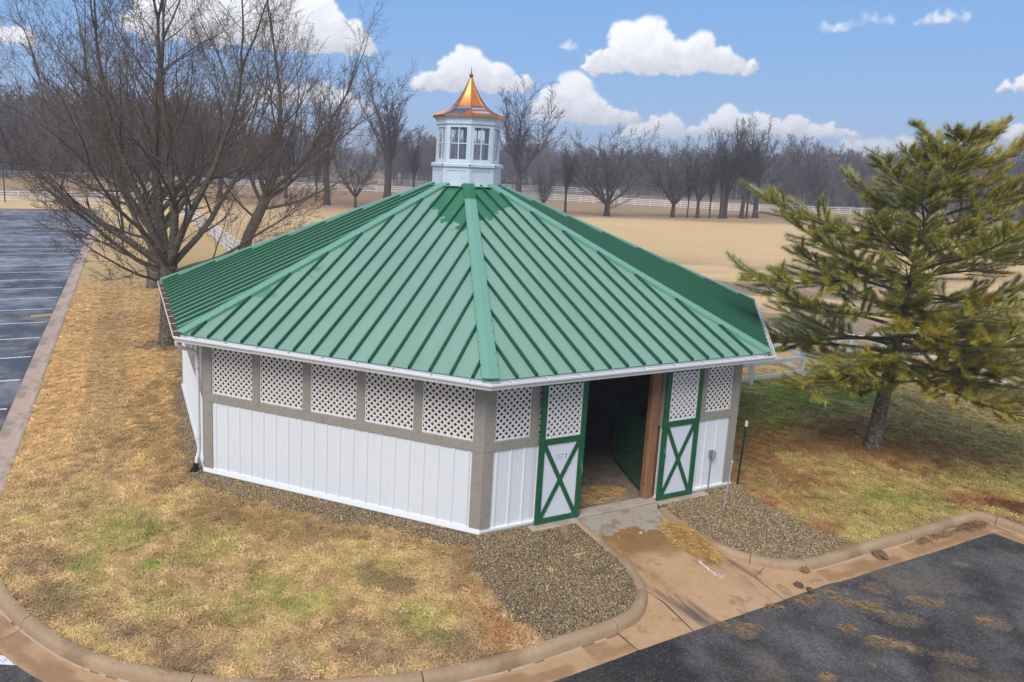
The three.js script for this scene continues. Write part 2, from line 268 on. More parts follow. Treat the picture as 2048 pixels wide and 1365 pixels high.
// asphalt
const STAINS = [[6.14, 10.02, 0.28], [6.48, 10.12, 0.26], [6.3, 9.75, 0.2], [7.55, 9.95, 0.36], [7.85, 9.9, 0.2], [5.71, 10.7, 0.2], [6.1, 11.02, 0.26], [6.4, 11.1, 0.22], [4.75, 11.8, 0.2], [8.2, 10.45, 0.25], [3.9, 10.75, 0.25], [5.4, 10.0, 0.3], [6.9, 10.4, 0.3], [7.1, 11.3, 0.3], [5.6, 11.5, 0.25], [9.1, 8.7, 0.2], [6.9, 9.6, 0.22]];
function asphaltTex(seed, cool) {
  return colorTex(1024, 1024, (i, j) => {   // 12 m a side
    const u = i / 1024, v = j / 1024, big = fbm(u * 5, v * 5, 4, seed, 5), mid = fbm(u * 24, v * 24, 3, seed + 9, 24), f = h2(i, j, seed), f2 = vn(i / 2.3, j / 2.3, seed + 3, 0);
    let l = mix(0.026, 0.105, sm(0.32, 0.72, big * 0.6 + mid * 0.4)) * (0.62 + 0.75 * f2);
    if (f > 0.975) l += 0.3 * (f - 0.975) / 0.025; 
    const c = cool ? [l * 2.3, l * 2.35, l * 2.5] : [l * 1.18, l * 1.06, l * 0.98];
    const dust = cool ? 0 : sm(0.60, 0.78, fbm(u * 9 + 3, v * 9, 4, seed + 30, 9)) * 0.5; let q = mix3(c, [0.20, 0.145, 0.085], dust * (0.35 + 0.6 * f2)); if (!cool) { const X = u * 12, Z = v * 12; for (const [a, b, s] of STAINS) { const d = Math.hypot((X - a), (Z - b) * 1.5) / s; if (d < 1.6) q = mix3(q, [0.34, 0.225, 0.11], sm(1.0, 0.2, d + (mid - 0.5) * 3.4 + (f - 0.5) * 0.5) * (0.1 + 0.45 * f2)); } } return q;
  });
}
const asBump = greyTex(512, 512, (i, j) => 0.6 * vn(i / 2, j / 2, 5) + 0.4 * h2(i, j, 9));
asBump.repeat.set(4, 4);
const driveMat = new THREE.MeshStandardMaterial({ map: asphaltTex(51, false), bumpMap: asBump, bumpScale: 0.008, roughness: 1 });
const lotMat = new THREE.MeshStandardMaterial({ map: asphaltTex(81, true), roughnessMap: greyTex(512, 512, (i, j) => 0.42 + 0.5 * sm(0.35, 0.65, fbm(i / 64, j / 64, 4, 91, 8))), roughness: 1.0, bumpMap: asBump, bumpScale: 0.004 });
const uv12 = (x, z) => [x / 12, z / 12];
structure(mesh('driveway', sheet([[-9.6, 6], [-9.6, 70], [70, 70], [70, 5], [12, 5]], -0.13, uv12), driveMat));
const lot = structure(mesh('parking_lot', sheet([[-9.6, 70], [-9.6, 3], [-20, -24], farCorner, [-160, -14.9], [-160, 70]], -0.134, uv12), lotMat));
// painted bay lines: 2.7 m apart, square to the kerb
const chip = (seed, base) => colorTex(256, 64, (i, j) => mix3(base, [0.07, 0.07, 0.075], sm(0.62, 0.72, fbm(i / 9, j / 9, 4, seed)) * 0.85));
const paintMat = new THREE.MeshStandardMaterial({ map: chip(3, [0.78, 0.78, 0.77]), roughness: 0.6 });
{
  const d = KERB_DIR, q = [-0.926, 0.378], o = [-9.43 + q[0] * 0.64, 7.49 + q[1] * 0.64];
  for (let i = 0; i < 22; i++) {
    const t = 0.75 + 2.72 * i, a = [o[0] + d[0] * t, o[1] + d[1] * t], f = new Faces(), w = 0.055, L0 = 0.06, L1 = 5.4, y = -0.128;
    const c = (l, s) => [a[0] + q[0] * l + d[0] * s, y, a[1] + q[1] * l + d[1] * s];
    f.quad(c(L0, -w), c(L1, -w), c(L1, w), c(L0, w), [i * 0.37, 0], [i * 0.37 + 3, 0], [i * 0.37 + 3, 0.4], [i * 0.37, 0.4]);
    mesh('painted_line', f.geo(), paintMat, lot);
  }
  const ym = new THREE.MeshStandardMaterial({ map: chip(8, [0.50, 0.33, 0.08]), roughness: 0.7 }), f = new Faces();
  f.quad([-17.75, -0.127, -9.15], [-17.55, -0.127, -8.7], [-16.75, -0.127, -9.25], [-16.95, -0.127, -9.7], [0, 0], [0, 0.5], [1, 0.5], [1, 0]);
  mesh('yellow_paint_patch', f.geo(), ym, lot);
  const f2 = new Faces(); f2.quad([-7.35, -0.1265, 11.62], [-7.3, -0.1265, 11.82], [-6.72, -0.1265, 11.85], [-6.8, -0.1265, 11.68], [0, 0], [0, 1], [2, 1], [2, 0]); mesh('white_paint_patch', f2.geo(), paintMat, scene); scene.children[scene.children.length - 1].userData = { kind: 'structure' };
}

// concrete kerb and gutter: separate cast lengths with open joints
function resample(path, step) {
  const crv = new THREE.CatmullRomCurve3(path.map((p) => V3(p[0], 0, p[1])), false, 'centripetal'), L = crv.getLength(), n = Math.max(2, Math.round(L / step)), o = [];
  for (const v of crv.getSpacedPoints(n)) o.push([v.x, v.z]); return o;
}
function sweep(pts, prof, smooth = true) {   // prof: [s toward the road, y]
  const f = new Faces(), nrm = pts.map((p, i) => { const a = pts[Math.max(0, i - 1)], b = pts[Math.min(pts.length - 1, i + 1)], l = Math.hypot(b[0] - a[0], b[1] - a[1]); return [-(b[1] - a[1]) / l, (b[0] - a[0]) / l]; });
  const P = (i, k) => [pts[i][0] + nrm[i][0] * prof[k][0], prof[k][1], pts[i][1] + nrm[i][1] * prof[k][0]]; let len = 0, ss = [0]; for (let k = 1; k < prof.length; k++) ss.push(ss[k - 1] + Math.hypot(prof[k][0] - prof[k - 1][0], prof[k][1] - prof[k - 1][1]));
  for (let i = 0; i < pts.length - 1; i++) { const l2 = len + Math.hypot(pts[i + 1][0] - pts[i][0], pts[i + 1][1] - pts[i][1]); for (let k = 0; k < prof.length - 1; k++) f.quad(P(i, k), P(i + 1, k), P(i + 1, k + 1), P(i, k + 1), [len, ss[k]], [l2, ss[k]], [l2, ss[k + 1]], [len, ss[k + 1]]); len = l2; }
  for (const i of [0, pts.length - 1]) for (let k = 1; k < prof.length - 1; k++) f.tri(P(i, 0), P(i, k), P(i, k + 1));
  const g = f.geo(); return smooth ? toCreasedNormals(g, 0.7) : g;
}
function concreteTex(seed, a, b, stain, amt) {
  return colorTex(1024, 1024, (i, j) => { const u = i / 1024, v = j / 1024, n = fbm(u * 6, v * 6, 5, seed, 6), m = fbm(u * 40, v * 40, 3, seed + 7, 40), st = sm(0.5, 0.72, fbm(u * 4 + 2, v * 8, 4, seed + 20, 8)), h = h2(i, j, seed); let c = mix3(a, b, n * 0.6 + m * 0.4); c = mix3(c, stain, st * amt); return c.map((q) => q * (0.9 + 0.2 * h) * (h > 0.994 ? 0.55 : 1)); });
}
const conTex = concreteTex(61, [0.31, 0.205, 0.115], [0.52, 0.36, 0.21], [0.20, 0.12, 0.06], 0.5); conTex.repeat.set(0.4, 0.4);
const panTex = concreteTex(66, [0.40, 0.235, 0.11], [0.60, 0.38, 0.20], [0.27, 0.135, 0.055], 0.6); panTex.repeat.set(0.4, 0.4);
const pinkTex = concreteTex(69, [0.40, 0.285, 0.215], [0.58, 0.44, 0.345], [0.19, 0.14, 0.11], 0.45); pinkTex.repeat.set(0.4, 0.4);
const conBump = greyTex(512, 512, (i, j) => 0.5 * fbm(i / 10, j / 10, 4, 5) + 0.5 * h2(i, j, 3)); conBump.repeat.set(1.2, 1.2);
const kerbMat = new THREE.MeshStandardMaterial({ map: conTex, bumpMap: conBump, bumpScale: 0.004, roughness: 0.85 });
const panMat = new THREE.MeshStandardMaterial({ map: panTex, bumpMap: conBump, bumpScale: 0.003, roughness: 0.62 });
const lotPanMat = new THREE.MeshStandardMaterial({ map: pinkTex, bumpMap: conBump, bumpScale: 0.003, roughness: 0.85 });
const sealMat = std([0.42, 0.35, 0.25], 0.9);
const kerbProf = [[0, -0.1], [0, 0.006], [0.02, 0.026], [0.055, 0.034], [0.11, 0.032], [0.15, 0.018], [0.175, -0.015], [0.19, -0.07], [0.198, -0.135]];
const panProf = [[0.214, -0.16], [0.214, -0.121], [0.3, -0.124], [0.48, -0.125], [0.61, -0.122], [0.61, -0.16]];
function kerbRun(name, path, step, panUntil, joint, label) {
  const root = new THREE.Group(); root.name = numbered(name); scene.add(root); structure(root, label);
  const pts = resample(path, step), acc = [0]; for (let i = 1; i < pts.length; i++) acc.push(acc[i - 1] + Math.hypot(pts[i][0] - pts[i - 1][0], pts[i][1] - pts[i - 1][1]));
  const L = acc[acc.length - 1], at = (s) => { let i = 1; while (i < acc.length - 1 && acc[i] < s) i++; const t = (s - acc[i - 1]) / (acc[i] - acc[i - 1]); return [mix(pts[i - 1][0], pts[i][0], t), mix(pts[i - 1][1], pts[i][1], t)]; };
  const cut = (s0, s1) => [at(s0), ...pts.filter((_, i) => acc[i] > s0 + 0.02 && acc[i] < s1 - 0.02), at(s1)];
  const joints = joint(L), r = mulberry(5);
  for (let i = 0; i < joints.length - 1; i++) {
    const s0 = joints[i] + 0.006, s1 = joints[i + 1] - 0.006, seg = cut(s0, s1), mid = at((s0 + s1) / 2), inLot = mid[0] < -9.2;
    mesh('kerb_length', sweep(seg, kerbProf), inLot ? lotPanMat : kerbMat, root);
    if (panUntil(mid, (s0 + s1) / 2, L)) {
      mesh('gutter_slab', sweep(seg, panProf), inLot ? lotPanMat : panMat, root);
      if (mid[1] > 5) { const f = []; for (let q = s0; q < s1 - 0.1;) { const e = Math.min(s1, q + 0.08 + 0.35 * r()), w = 0.004 + 0.013 * r(); f.push(sweep(cut(q, e), [[0.192, -0.13], [0.197, -0.112 + 0.004 * r()], [0.206 + w * 0.6, -0.116], [0.21 + w, -0.122]])); q = e + (r() < 0.3 ? 0.25 * r() : 0); } mesh('joint_sealant', mergeGeometries(f), sealMat, root); }
    }
  }
  return root;
}
const evenly = (list) => (L) => [0, ...list.filter((s) => s > 0.5 && s < L - 0.5), L];
kerbRun('kerb', leftKerb, 0.22, (m, s, L) => s < L - 3.4, (L) => { const o = [0]; for (let s = 3.05; s < L - 5; s += 3.05) o.push(s); const e = [L - 3.36, L - 2.3]; return [...o.filter((s) => s < L - 5), ...e, L]; }, 'tan concrete kerb and gutter curving round the lawn from the parking bays to the apron');
kerbRun('kerb', rightKerb, 0.2, (m, s) => s > 2.9, (L) => [0, 2.05, 2.95, 5.9, 8.4, 8.75, 11.8, 14.9, 18, L], 'tan concrete kerb and gutter from the apron to the angled corner on the right');

// sloping concrete apron in three slabs, with rust-brown wet stains and a bare pale strip by the door
const FN = [Math.sin(Math.PI / 8), Math.cos(Math.PI / 8)];
const apronY = (x, z) => { const d = x * FN[0] + z * FN[1]; return mix(-0.015, -0.121, (d - 8.0) / 3.1); };
const AX = 1.5, AZ = 6.4, AS = 5.4;
const apronTex = colorTex(1024, 1024, (i, j) => {
  const x = AX + (i + 0.5) / 1024 * AS, z = AZ + (j + 0.5) / 1024 * AS, d = x * FN[0] + z * FN[1], u = x * FN[1] - z * FN[0];
  const n = fbm(x * 2, z * 2, 5, 11), m = fbm(x * 14, z * 14, 3, 15), st = fbm(u * 5, d * 1.1, 4, 19), h = h2(i, j, 2);
  let c = mix3([0.42, 0.24, 0.115], [0.62, 0.40, 0.215], n * 0.65 + m * 0.35);
  c = mix3(c, [0.25, 0.125, 0.036], sm(9.9, 8.9, d + (n - 0.5) * 1.6) * 0.8);
  c = mix3(c, [0.43, 0.37, 0.30], sm(8.62, 8.5, d + (m - 0.5) * 0.5 + (n - 0.5) * 0.5) * 0.92);
  for (const [cx, w] of [[-0.95, 0.28], [0.75, 0.3]]) { const k = sm(w, w * 0.3, Math.abs(u - cx - (d - 10.2) * 0.12)) * sm(9.3, 10.1, d) * sm(0.42, 0.68, st) ; c = mix3(c, [0.085, 0.07, 0.06], k * 0.85); }
  c = mix3(c, [0.20, 0.125, 0.06], sm(0.60, 0.74, fbm(x * 5 + 5, z * 5, 5, 33)) * 0.5);
  return c.map((v) => v * (0.92 + 0.16 * h));
}, { wrap: THREE.ClampToEdgeWrapping });
const apronMat = new THREE.MeshStandardMaterial({ map: apronTex, roughness: 0.55, bumpMap: conBump, bumpScale: 0.003 });
const auv = (x, z) => [(x - AX) / AS, (z - AZ) / AS];
{
  const apron = new THREE.Group(); apron.name = 'concrete_apron'; scene.add(apron); structure(apron, 'rust-stained concrete apron sloping from the open doors to the driveway');
  const lk = resample(leftKerb.slice(24), 0.12), rk = resample(rightKerb.slice(0, 7), 0.12);
  const off = (pts, s) => pts.map((p, i) => { const a = pts[Math.max(0, i - 1)], b = pts[Math.min(pts.length - 1, i + 1)], l = Math.hypot(b[0] - a[0], b[1] - a[1]); return [p[0] - (b[1] - a[1]) / l * s, p[1] + (b[0] - a[0]) / l * s]; });
  const lo = off(lk, 0.19), ro = off(rk, 0.19);
  const cutAt = (pts, i) => { const a = pts[i], b = pts[i + 1], l = Math.hypot(b[0] - a[0], b[1] - a[1]); return [a[0] + (b[0] - a[0]) / l * 0.014, a[1] + (b[1] - a[1]) / l * 0.014]; };
  const iL = lo.findIndex((p) => p[1] < 9.95 && p[0] > 2.3), iR = ro.findIndex((p) => p[0] > 5.12), li = [cutAt(lo, iL), ...lo.slice(iL + 1)], lw = lo.slice(0, iL + 1).filter((p) => p[0] > 1.985), ri = ro.slice(0, iR + 1), rw = [cutAt(ro, iR), ...ro.slice(iR + 1)];
  const g = 0.012;
  const kp = resample(leftKerb, 0.22), kacc = [0]; for (let i = 1; i < kp.length; i++) kacc.push(kacc[i - 1] + Math.hypot(kp[i][0] - kp[i - 1][0], kp[i][1] - kp[i - 1][1]));
  const ks = kacc[kacc.length - 1] - 3.36, kj = kacc.findIndex((v) => v >= ks), kt = (ks - kacc[kj - 1]) / (kacc[kj] - kacc[kj - 1]), kd = [kp[kj][0] - kp[kj - 1][0], kp[kj][1] - kp[kj - 1][1]], kl = Math.hypot(...kd), ke = [mix(kp[kj - 1][0], kp[kj][0], kt), mix(kp[kj - 1][1], kp[kj][1], kt)], kn = [-kd[1] / kl, kd[0] / kl], w0 = [ke[0] + kn[0] * 0.2 + kd[0] / kl * 0.008, ke[1] + kn[1] * 0.2 + kd[1] / kl * 0.008];
  const a1 = [ke[0] + kn[0] * 0.62 + kd[0] / kl * 0.012, ke[1] + kn[1] * 0.62 + kd[1] / kl * 0.012], a2 = [3.17, 10.85], a3 = [5.06, 9.99], a4 = [6.18, 9.46];
  mesh('apron_slab', sheet([...li, [2.04, 7.60], [3.93, 6.82], ...ri, [4.84, 9.37], a3, [a2[0] + g, a2[1] - g * 0.5], [2.95, 10.17]], (x, z) => apronY(x, z), auv), apronMat, apron);
  mesh('apron_slab', sheet([w0, ...lw.filter((p) => p[0] > w0[0] + 0.03), [2.93, 10.185], [a2[0] - g, a2[1]], a1], (x, z) => apronY(x, z), auv), apronMat, apron);
  mesh('apron_slab', sheet([...rw, a4, [a3[0] + g, a3[1] - g], [4.857, 9.365]], (x, z) => apronY(x, z), auv), apronMat, apron);
  const under = sheet([[1.8, 7.3], [1.6, 11.4], [6.3, 9.4], [6.3, 8.6], [4.3, 6.4]], (x, z) => apronY(x, z) - 0.02, auv); mesh('joint_bed', under, std([0.045, 0.035, 0.025], 1), apron);
}

// washed pea stone round the building
const gravelTex = colorTex(1024, 1024, (i, j) => {   // 3 m a side
  let best = 9, id = 0; const x = i / 7.2, y = j / 7.2, xi = Math.floor(x), yi = Math.floor(y), P = 142;
  for (let a = -1; a <= 1; a++) for (let b = -1; b <= 1; b++) { const gx = ((xi + a) % P + P) % P, gy = ((yi + b) % P + P) % P, dx = xi + a + h2(gx, gy, 1) - x, dy = yi + b + h2(gx, gy, 2) - y, d = dx * dx + dy * dy; if (d < best) { best = d; id = h2(gx, gy, 3); } }
  const k = sm(0.55, 0.1, best), big = fbm(i / 170, j / 170, 3, 4, 6);
  const c = id < 0.28 ? [0.12, 0.08, 0.042] : id < 0.62 ? [0.255, 0.172, 0.084] : id < 0.87 ? [0.38, 0.265, 0.13] : [0.55, 0.44, 0.27];
  return mix3([0.05, 0.032, 0.016], c, 0.25 + 0.75 * k).map((v) => v * (0.72 + 0.5 * big));
});
gravelTex.repeat.set(1 / 3, 1 / 3);
const gravelBump = greyTex(512, 512, (i, j) => { const x = i / 7.2, y = j / 7.2, xi = Math.floor(x), yi = Math.floor(y); let best = 9; for (let a = -1; a <= 1; a++) for (let b = -1; b <= 1; b++) { const gx = ((xi + a) % 71 + 71) % 71, gy = ((yi + b) % 71 + 71) % 71, dx = xi + a + h2(gx, gy, 1) - x, dy = yi + b + h2(gx, gy, 2) - y; best = Math.min(best, dx * dx + dy * dy); } return 1 - Math.min(1, best * 1.6); }); gravelBump.repeat.set(1 / 1.5, 1 / 1.5);
const gravelMat = new THREE.MeshStandardMaterial({ map: gravelTex, bumpMap: gravelBump, bumpScale: 0.012, roughness: 0.9 });
const rough = (poly, amp, s) => { const o = []; for (let i = 0; i < poly.length - 1; i++) { const a = poly[i], b = poly[i + 1], n = Math.max(1, Math.round(Math.hypot(b[0] - a[0], b[1] - a[1]) / 0.12)); for (let k = 0; k < n; k++) { const t = k / n, x = mix(a[0], b[0], t), z = mix(a[1], b[1], t); o.push([x + (fbm(x * 3, z * 3, 3, s) - 0.5) * amp, z + (fbm(x * 3 + 50, z * 3, 3, s) - 0.5) * amp]); } } o.push(poly[poly.length - 1]); return o; };
const gravelLeft = [...rough([[-8.9, -1.2], [-8.55, -0.09], [-8.34, 0.84], [-7.48, 3.16], [-6.53, 5.56], [-5.77, 6.63], [-4.81, 7.14], [-3.49, 7.70], [-2.48, 8.04], [-1.31, 8.45], [-0.25, 8.84], [-0.15, 9.6], [-0.02, 10.2], [0.35, 10.83], [0.62, 11.3]], 0.4, 3), ...resample(leftKerb.slice(24), 0.2).filter((p) => p[0] > 0.7), [1.9, 7.4], [0, 7.6], [-5.4, 5.4], [-7.6, 0], [-7.8, -1.2]];
const gravelRight = [...resample(rightKerb.slice(0, 9), 0.2).filter((p) => p[0] < 7.25), ...rough([[7.24, 8.26], [6.71, 7.41], [6.35, 6.56], [6.05, 6.0], [5.9, 5.5]], 0.4, 8), [5.4, 5.4], [4.0, 6.5]];
const guv = (x, z) => [x, z];
const gravelA = structure(mesh('gravel_bed', sheet(gravelLeft, 0.005, guv), gravelMat)), gravelB = structure(mesh('gravel_bed', sheet(gravelRight, 0.005, guv), gravelMat));
const inside = (poly, x, z) => { let c = false; for (let i = 0, j = poly.length - 1; i < poly.length; j = i++) { const [a, b] = poly[i], [p, q] = poly[j]; if ((b > z) !== (q > z) && x < (p - a) * (z - b) / (q - b) + a) c = !c; } return c; };
{
  const pebble = new THREE.IcosahedronGeometry(1, 0), N = 42000, im = new THREE.InstancedMesh(pebble, new THREE.MeshStandardMaterial({ color: 0xffffff, roughness: 0.8 }), N), r = mulberry(9), m = new THREE.Matrix4(), q = new THREE.Quaternion(), e = new THREE.Euler(), col = new THREE.Color();
  let k = 0, guard = 0;
  while (k < N && guard++ < 900000) {
    const right = r() < 0.32, x = right ? 3.8 + r() * 3.6 : -8.9 + r() * 11.6, z = right ? 5.4 + r() * 3.6 : -1 + r() * 12.4; if (!inside(right ? gravelRight : gravelLeft, x, z)) continue;
    if (Math.hypot(x, z) < 7.66) continue;
    const s = 0.006 + 0.008 * r() * r() + 0.004 * r(); e.set(r() * 6, r() * 6, r() * 6); q.setFromEuler(e); m.compose(V3(x, 0.006 + s * 0.25, z), q, V3(s * (0.8 + 0.7 * r()), s * 0.7, s)); im.setMatrixAt(k, m);
    const t = r(), c = t < 0.3 ? [0.12, 0.082, 0.044] : t < 0.62 ? [0.25, 0.168, 0.082] : t < 0.88 ? [0.40, 0.28, 0.14] : [0.62, 0.52, 0.35]; col.setRGB(...c); im.setColorAt(k, col); k++;
  }
  im.count = k; im.name = 'pea_stones'; im.castShadow = im.receiveShadow = true; scene.add(im); stuff(im, 'loose tan and brown pea stones of the bed round the building', 'gravel');
}

// dead and green grass blades on the lawn near the camera
{
  function clump(seed, n, h) {
    const r = mulberry(seed), p = [], nn = [];
    for (let i = 0; i < n; i++) {
      const a = r() * 6.28, d = r() * 0.07, x = Math.cos(a) * d, z = Math.sin(a) * d, b = r() * 6.28, lean = 0.5 + r() * 1.3, L = h * (0.5 + r() * 0.8), w = 0.0026 + r() * 0.0024, wx = -Math.sin(b) * w, wz = Math.cos(b) * w;
      const mx = x + Math.cos(b) * L * 0.4 * lean, mz = z + Math.sin(b) * L * 0.4 * lean, my = L * 0.55, tx = x + Math.cos(b) * L * lean, tz = z + Math.sin(b) * L * lean, ty = L * (0.75 - 0.3 * lean * r());
      p.push(x - wx, 0, z - wz, x + wx, 0, z + wz, mx + wx, my, mz + wz, x - wx, 0, z - wz, mx + wx, my, mz + wz, mx - wx, my, mz - wz, mx - wx, my, mz - wz, mx + wx, my, mz + wz, tx, Math.max(0.006, ty), tz);
      for (let k = 0; k < 9; k++) nn.push(Math.cos(b) * 0.25, 0.95, Math.sin(b) * 0.25);
    }
    const g = new THREE.BufferGeometry(); g.setAttribute('position', new THREE.Float32BufferAttribute(p, 3)); g.setAttribute('normal', new THREE.Float32BufferAttribute(nn, 3)); return g;
  }
  const mat = new THREE.MeshStandardMaterial({ color: 0xffffff, roughness: 0.9, side: THREE.DoubleSide }), r = mulberry(21), m = new THREE.Matrix4(), q = new THREE.Quaternion(), up = V3(0, 1, 0), col = new THREE.Color();
  const lawnEdge = [...nearLeft, [1.97, 7.3], [4.05, 6.6], ...rightKerb.slice(0, -1), [17.86, 18], [24, 18], [24, -30], [-24, -30]];
  const spots = [[], [], []];
  for (let i = 0; i < 640000; i++) {
    const x = -20 + r() * 39, z = -26 + r() * 39, dist = Math.hypot(x + 1.4, z - 20.7);
    const keep = Math.min(1, Math.pow(11 / dist, 1.7)) * sm(-26, -9, z); if (r() > keep) continue;
    const rb = Math.max(...[0, 1, 2, 3, 4, 5, 6, 7].map((k) => x * Math.sin((k + 0.5) * Math.PI / 4) + z * Math.cos((k + 0.5) * Math.PI / 4))); if (rb < 7.95) continue;
    if (x > 6 && z < -3.4 + (14 - x) * 0.2 ) continue;
    if (!inside(lawnEdge, x, z)) continue;
    const ig = inside(gravelLeft, x, z) || inside(gravelRight, x, z); if (ig && r() > 0.003) continue;
    spots[i % 3].push([x, z]);
  }
  const root = new THREE.Group(); root.name = 'lawn_grass'; scene.add(root); stuff(root, 'short winter grass blades, tan with green tufts, on the lawn round the building', 'grass');
  spots.forEach((list, v) => {
    const im = new THREE.InstancedMesh(clump(30 + v, 18, [0.042, 0.055, 0.05][v]), mat, list.length); im.name = 'grass_blades'; im.castShadow = im.receiveShadow = true; im.userData.kind = 'stuff';
    list.forEach(([x, z], k) => {
      q.setFromAxisAngle(up, r() * 6.28); const s = 0.7 + r() * 0.7; m.compose(V3(x, 0, z), q, V3(s * 1.2, s, s * 1.2)); im.setMatrixAt(k, m);
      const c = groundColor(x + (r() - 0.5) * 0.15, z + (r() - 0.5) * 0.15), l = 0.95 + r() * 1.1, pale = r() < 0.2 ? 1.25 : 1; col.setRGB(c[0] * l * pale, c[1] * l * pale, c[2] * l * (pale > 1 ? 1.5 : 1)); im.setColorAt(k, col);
    });
    root.add(im);
  });
}

// ---------------------------------------------------------------- the octagonal barn
const S = 6.36, TAN = Math.tan(Math.PI / 8), AP = S / 2 / TAN, FA = (k) => (k + 0.5) * Math.PI / 4;
const EAVE_D = 8.186, EAVE_Y = 3.225, PITCH = 0.43, roofY = (d) => EAVE_Y + (EAVE_D - d) * PITCH;
const white = std([0.80, 0.81, 0.825], 0.42), trimWhite = std([0.80, 0.80, 0.79], 0.5), latticeWhite = std([0.82, 0.79, 0.74], 0.55);
const beigeTex = colorTex(512, 512, (i, j) => { const n = fbm(i / 60, j / 60, 4, 3), m = fbm(i / 8, j / 50, 3, 9), h = h2(i, j, 5); const st = sm(0.6, 0.75, fbm(i / 22, j / 30, 4, 22)); return mix3(mix3([0.30, 0.265, 0.215], [0.37, 0.335, 0.275], n * 0.6 + m * 0.4), [0.235, 0.205, 0.165], st * 0.5).map((v) => v * (0.95 + 0.1 * h)); });
const beige = new THREE.MeshStandardMaterial({ map: beigeTex, roughness: 0.8 });
const woodTex = colorTex(256, 512, (i, j) => { const n = fbm(i / 5, j / 90, 4, 41), m = fbm(i / 22, j / 140, 3, 44), k = sm(0.7, 0.78, fbm(i / 14, j / 22, 3, 49)); return mix3(mix3([0.20, 0.09, 0.038], [0.40, 0.20, 0.095], n * 0.55 + m * 0.45), [0.09, 0.045, 0.02], k * 0.7); });
const wood = new THREE.MeshStandardMaterial({ map: woodTex, roughness: 0.8 });
const shutter = new THREE.MeshStandardMaterial({ map: (() => { const t = colorTex(256, 256, (i, j) => { const n = fbm(i / 60, j / 9, 4, 141), m = fbm(i / 50, j / 50, 4, 144); return mix3(mix3([0.22, 0.105, 0.06], [0.40, 0.215, 0.135], n * 0.5 + m * 0.5), [0.26, 0.22, 0.19], sm(0.5, 0.7, m) * 0.7); }); t.repeat.set(1, 1); return t; })(), roughness: 0.9 });
const greenPaint = new THREE.MeshStandardMaterial({ map: colorTex(256, 256, (i, j) => { const n = fbm(i / 40, j / 40, 4, 7), w = sm(0.72, 0.78, fbm(i / 9, j / 16, 4, 15)); return mix3(mix3([0.006, 0.085, 0.032], [0.012, 0.125, 0.052], n), [0.05, 0.15, 0.085], w * 0.6); }), roughness: 0.5 });
const concreteMat = new THREE.MeshStandardMaterial({ map: (() => { const t = concreteTex(75, [0.36, 0.30, 0.23], [0.52, 0.44, 0.35], [0.26, 0.2, 0.14], 0.4); t.repeat.set(0.5, 0.5); return t; })(), bumpMap: conBump, bumpScale: 0.003, roughness: 0.85 });

const barn = thing('octagonal_barn', 'white octagonal horse barn with green standing-seam roof, lattice panels and sliding doors', 'barn');
const at = (m, k) => { m.rotation.y = FA(k); return m; };            // face-local axes: x along the wall, y up, z outward
// ring piece on one face with mitred ends; profile points [d (distance from the centre), y]
function ring(prof, closed = true) {
  const f = new Faces(), n = prof.length, N = closed ? n : n - 1; let s = 0;
  for (let i = 0; i < N; i++) { const [d, y] = prof[i], [e, z] = prof[(i + 1) % n], a = d * TAN, b = e * TAN, l = Math.hypot(e - d, z - y); f.quad([-a, y, d], [a, y, d], [b, z, e], [-b, z, e], [-a, s], [a, s], [b, s + l], [-b, s + l]); s += l; }
  if (closed) for (const sg of [-1, 1]) for (let i = 1; i < n - 1; i++) { const P = (q) => [sg * q[0] * TAN, q[1], q[0]]; f.tri(P(prof[0]), P(prof[i]), P(prof[i + 1])); }
  return f.geo();
}
const C = (u) => u - S / 2;                                          // photo measurements run from the left corner of a face
function board(k, u0, u1, y0, y1, z0, z1, mat, name, parent) {       // ends at the face's corners are mitred
  const L = u0 <= 0.001, R = u1 >= S - 0.001, f = new Faces(), X = (z, r) => r ? (R ? z * TAN : C(u1)) : (L ? -z * TAN : C(u0)), c = 0.004;
  const ringp = [[y0, z0], [y0, z1 - c], [y0 + c, z1], [y1 - c, z1], [y1, z1 - c], [y1, z0]];
  for (let i = 0; i < 6; i++) { const [ya, za] = ringp[i], [yb, zb] = ringp[(i + 1) % 6]; f.quad([X(za, 0), ya, za], [X(za, 1), ya, za], [X(zb, 1), yb, zb], [X(zb, 0), yb, zb], [X(za, 0) + k, ya + za], [X(za, 1) + k, ya + za], [X(zb, 1) + k, yb + zb], [X(zb, 0) + k, yb + zb]); }
  for (const r of [0, 1]) for (let i = 1; i < 5; i++) f.tri([X(ringp[0][1], r), ...ringp[0]], [X(ringp[i][1], r), ...ringp[i]], [X(ringp[i + 1][1], r), ...ringp[i + 1]]);
  return at(mesh(name, f.geo(), mat, parent || barn), k);
}
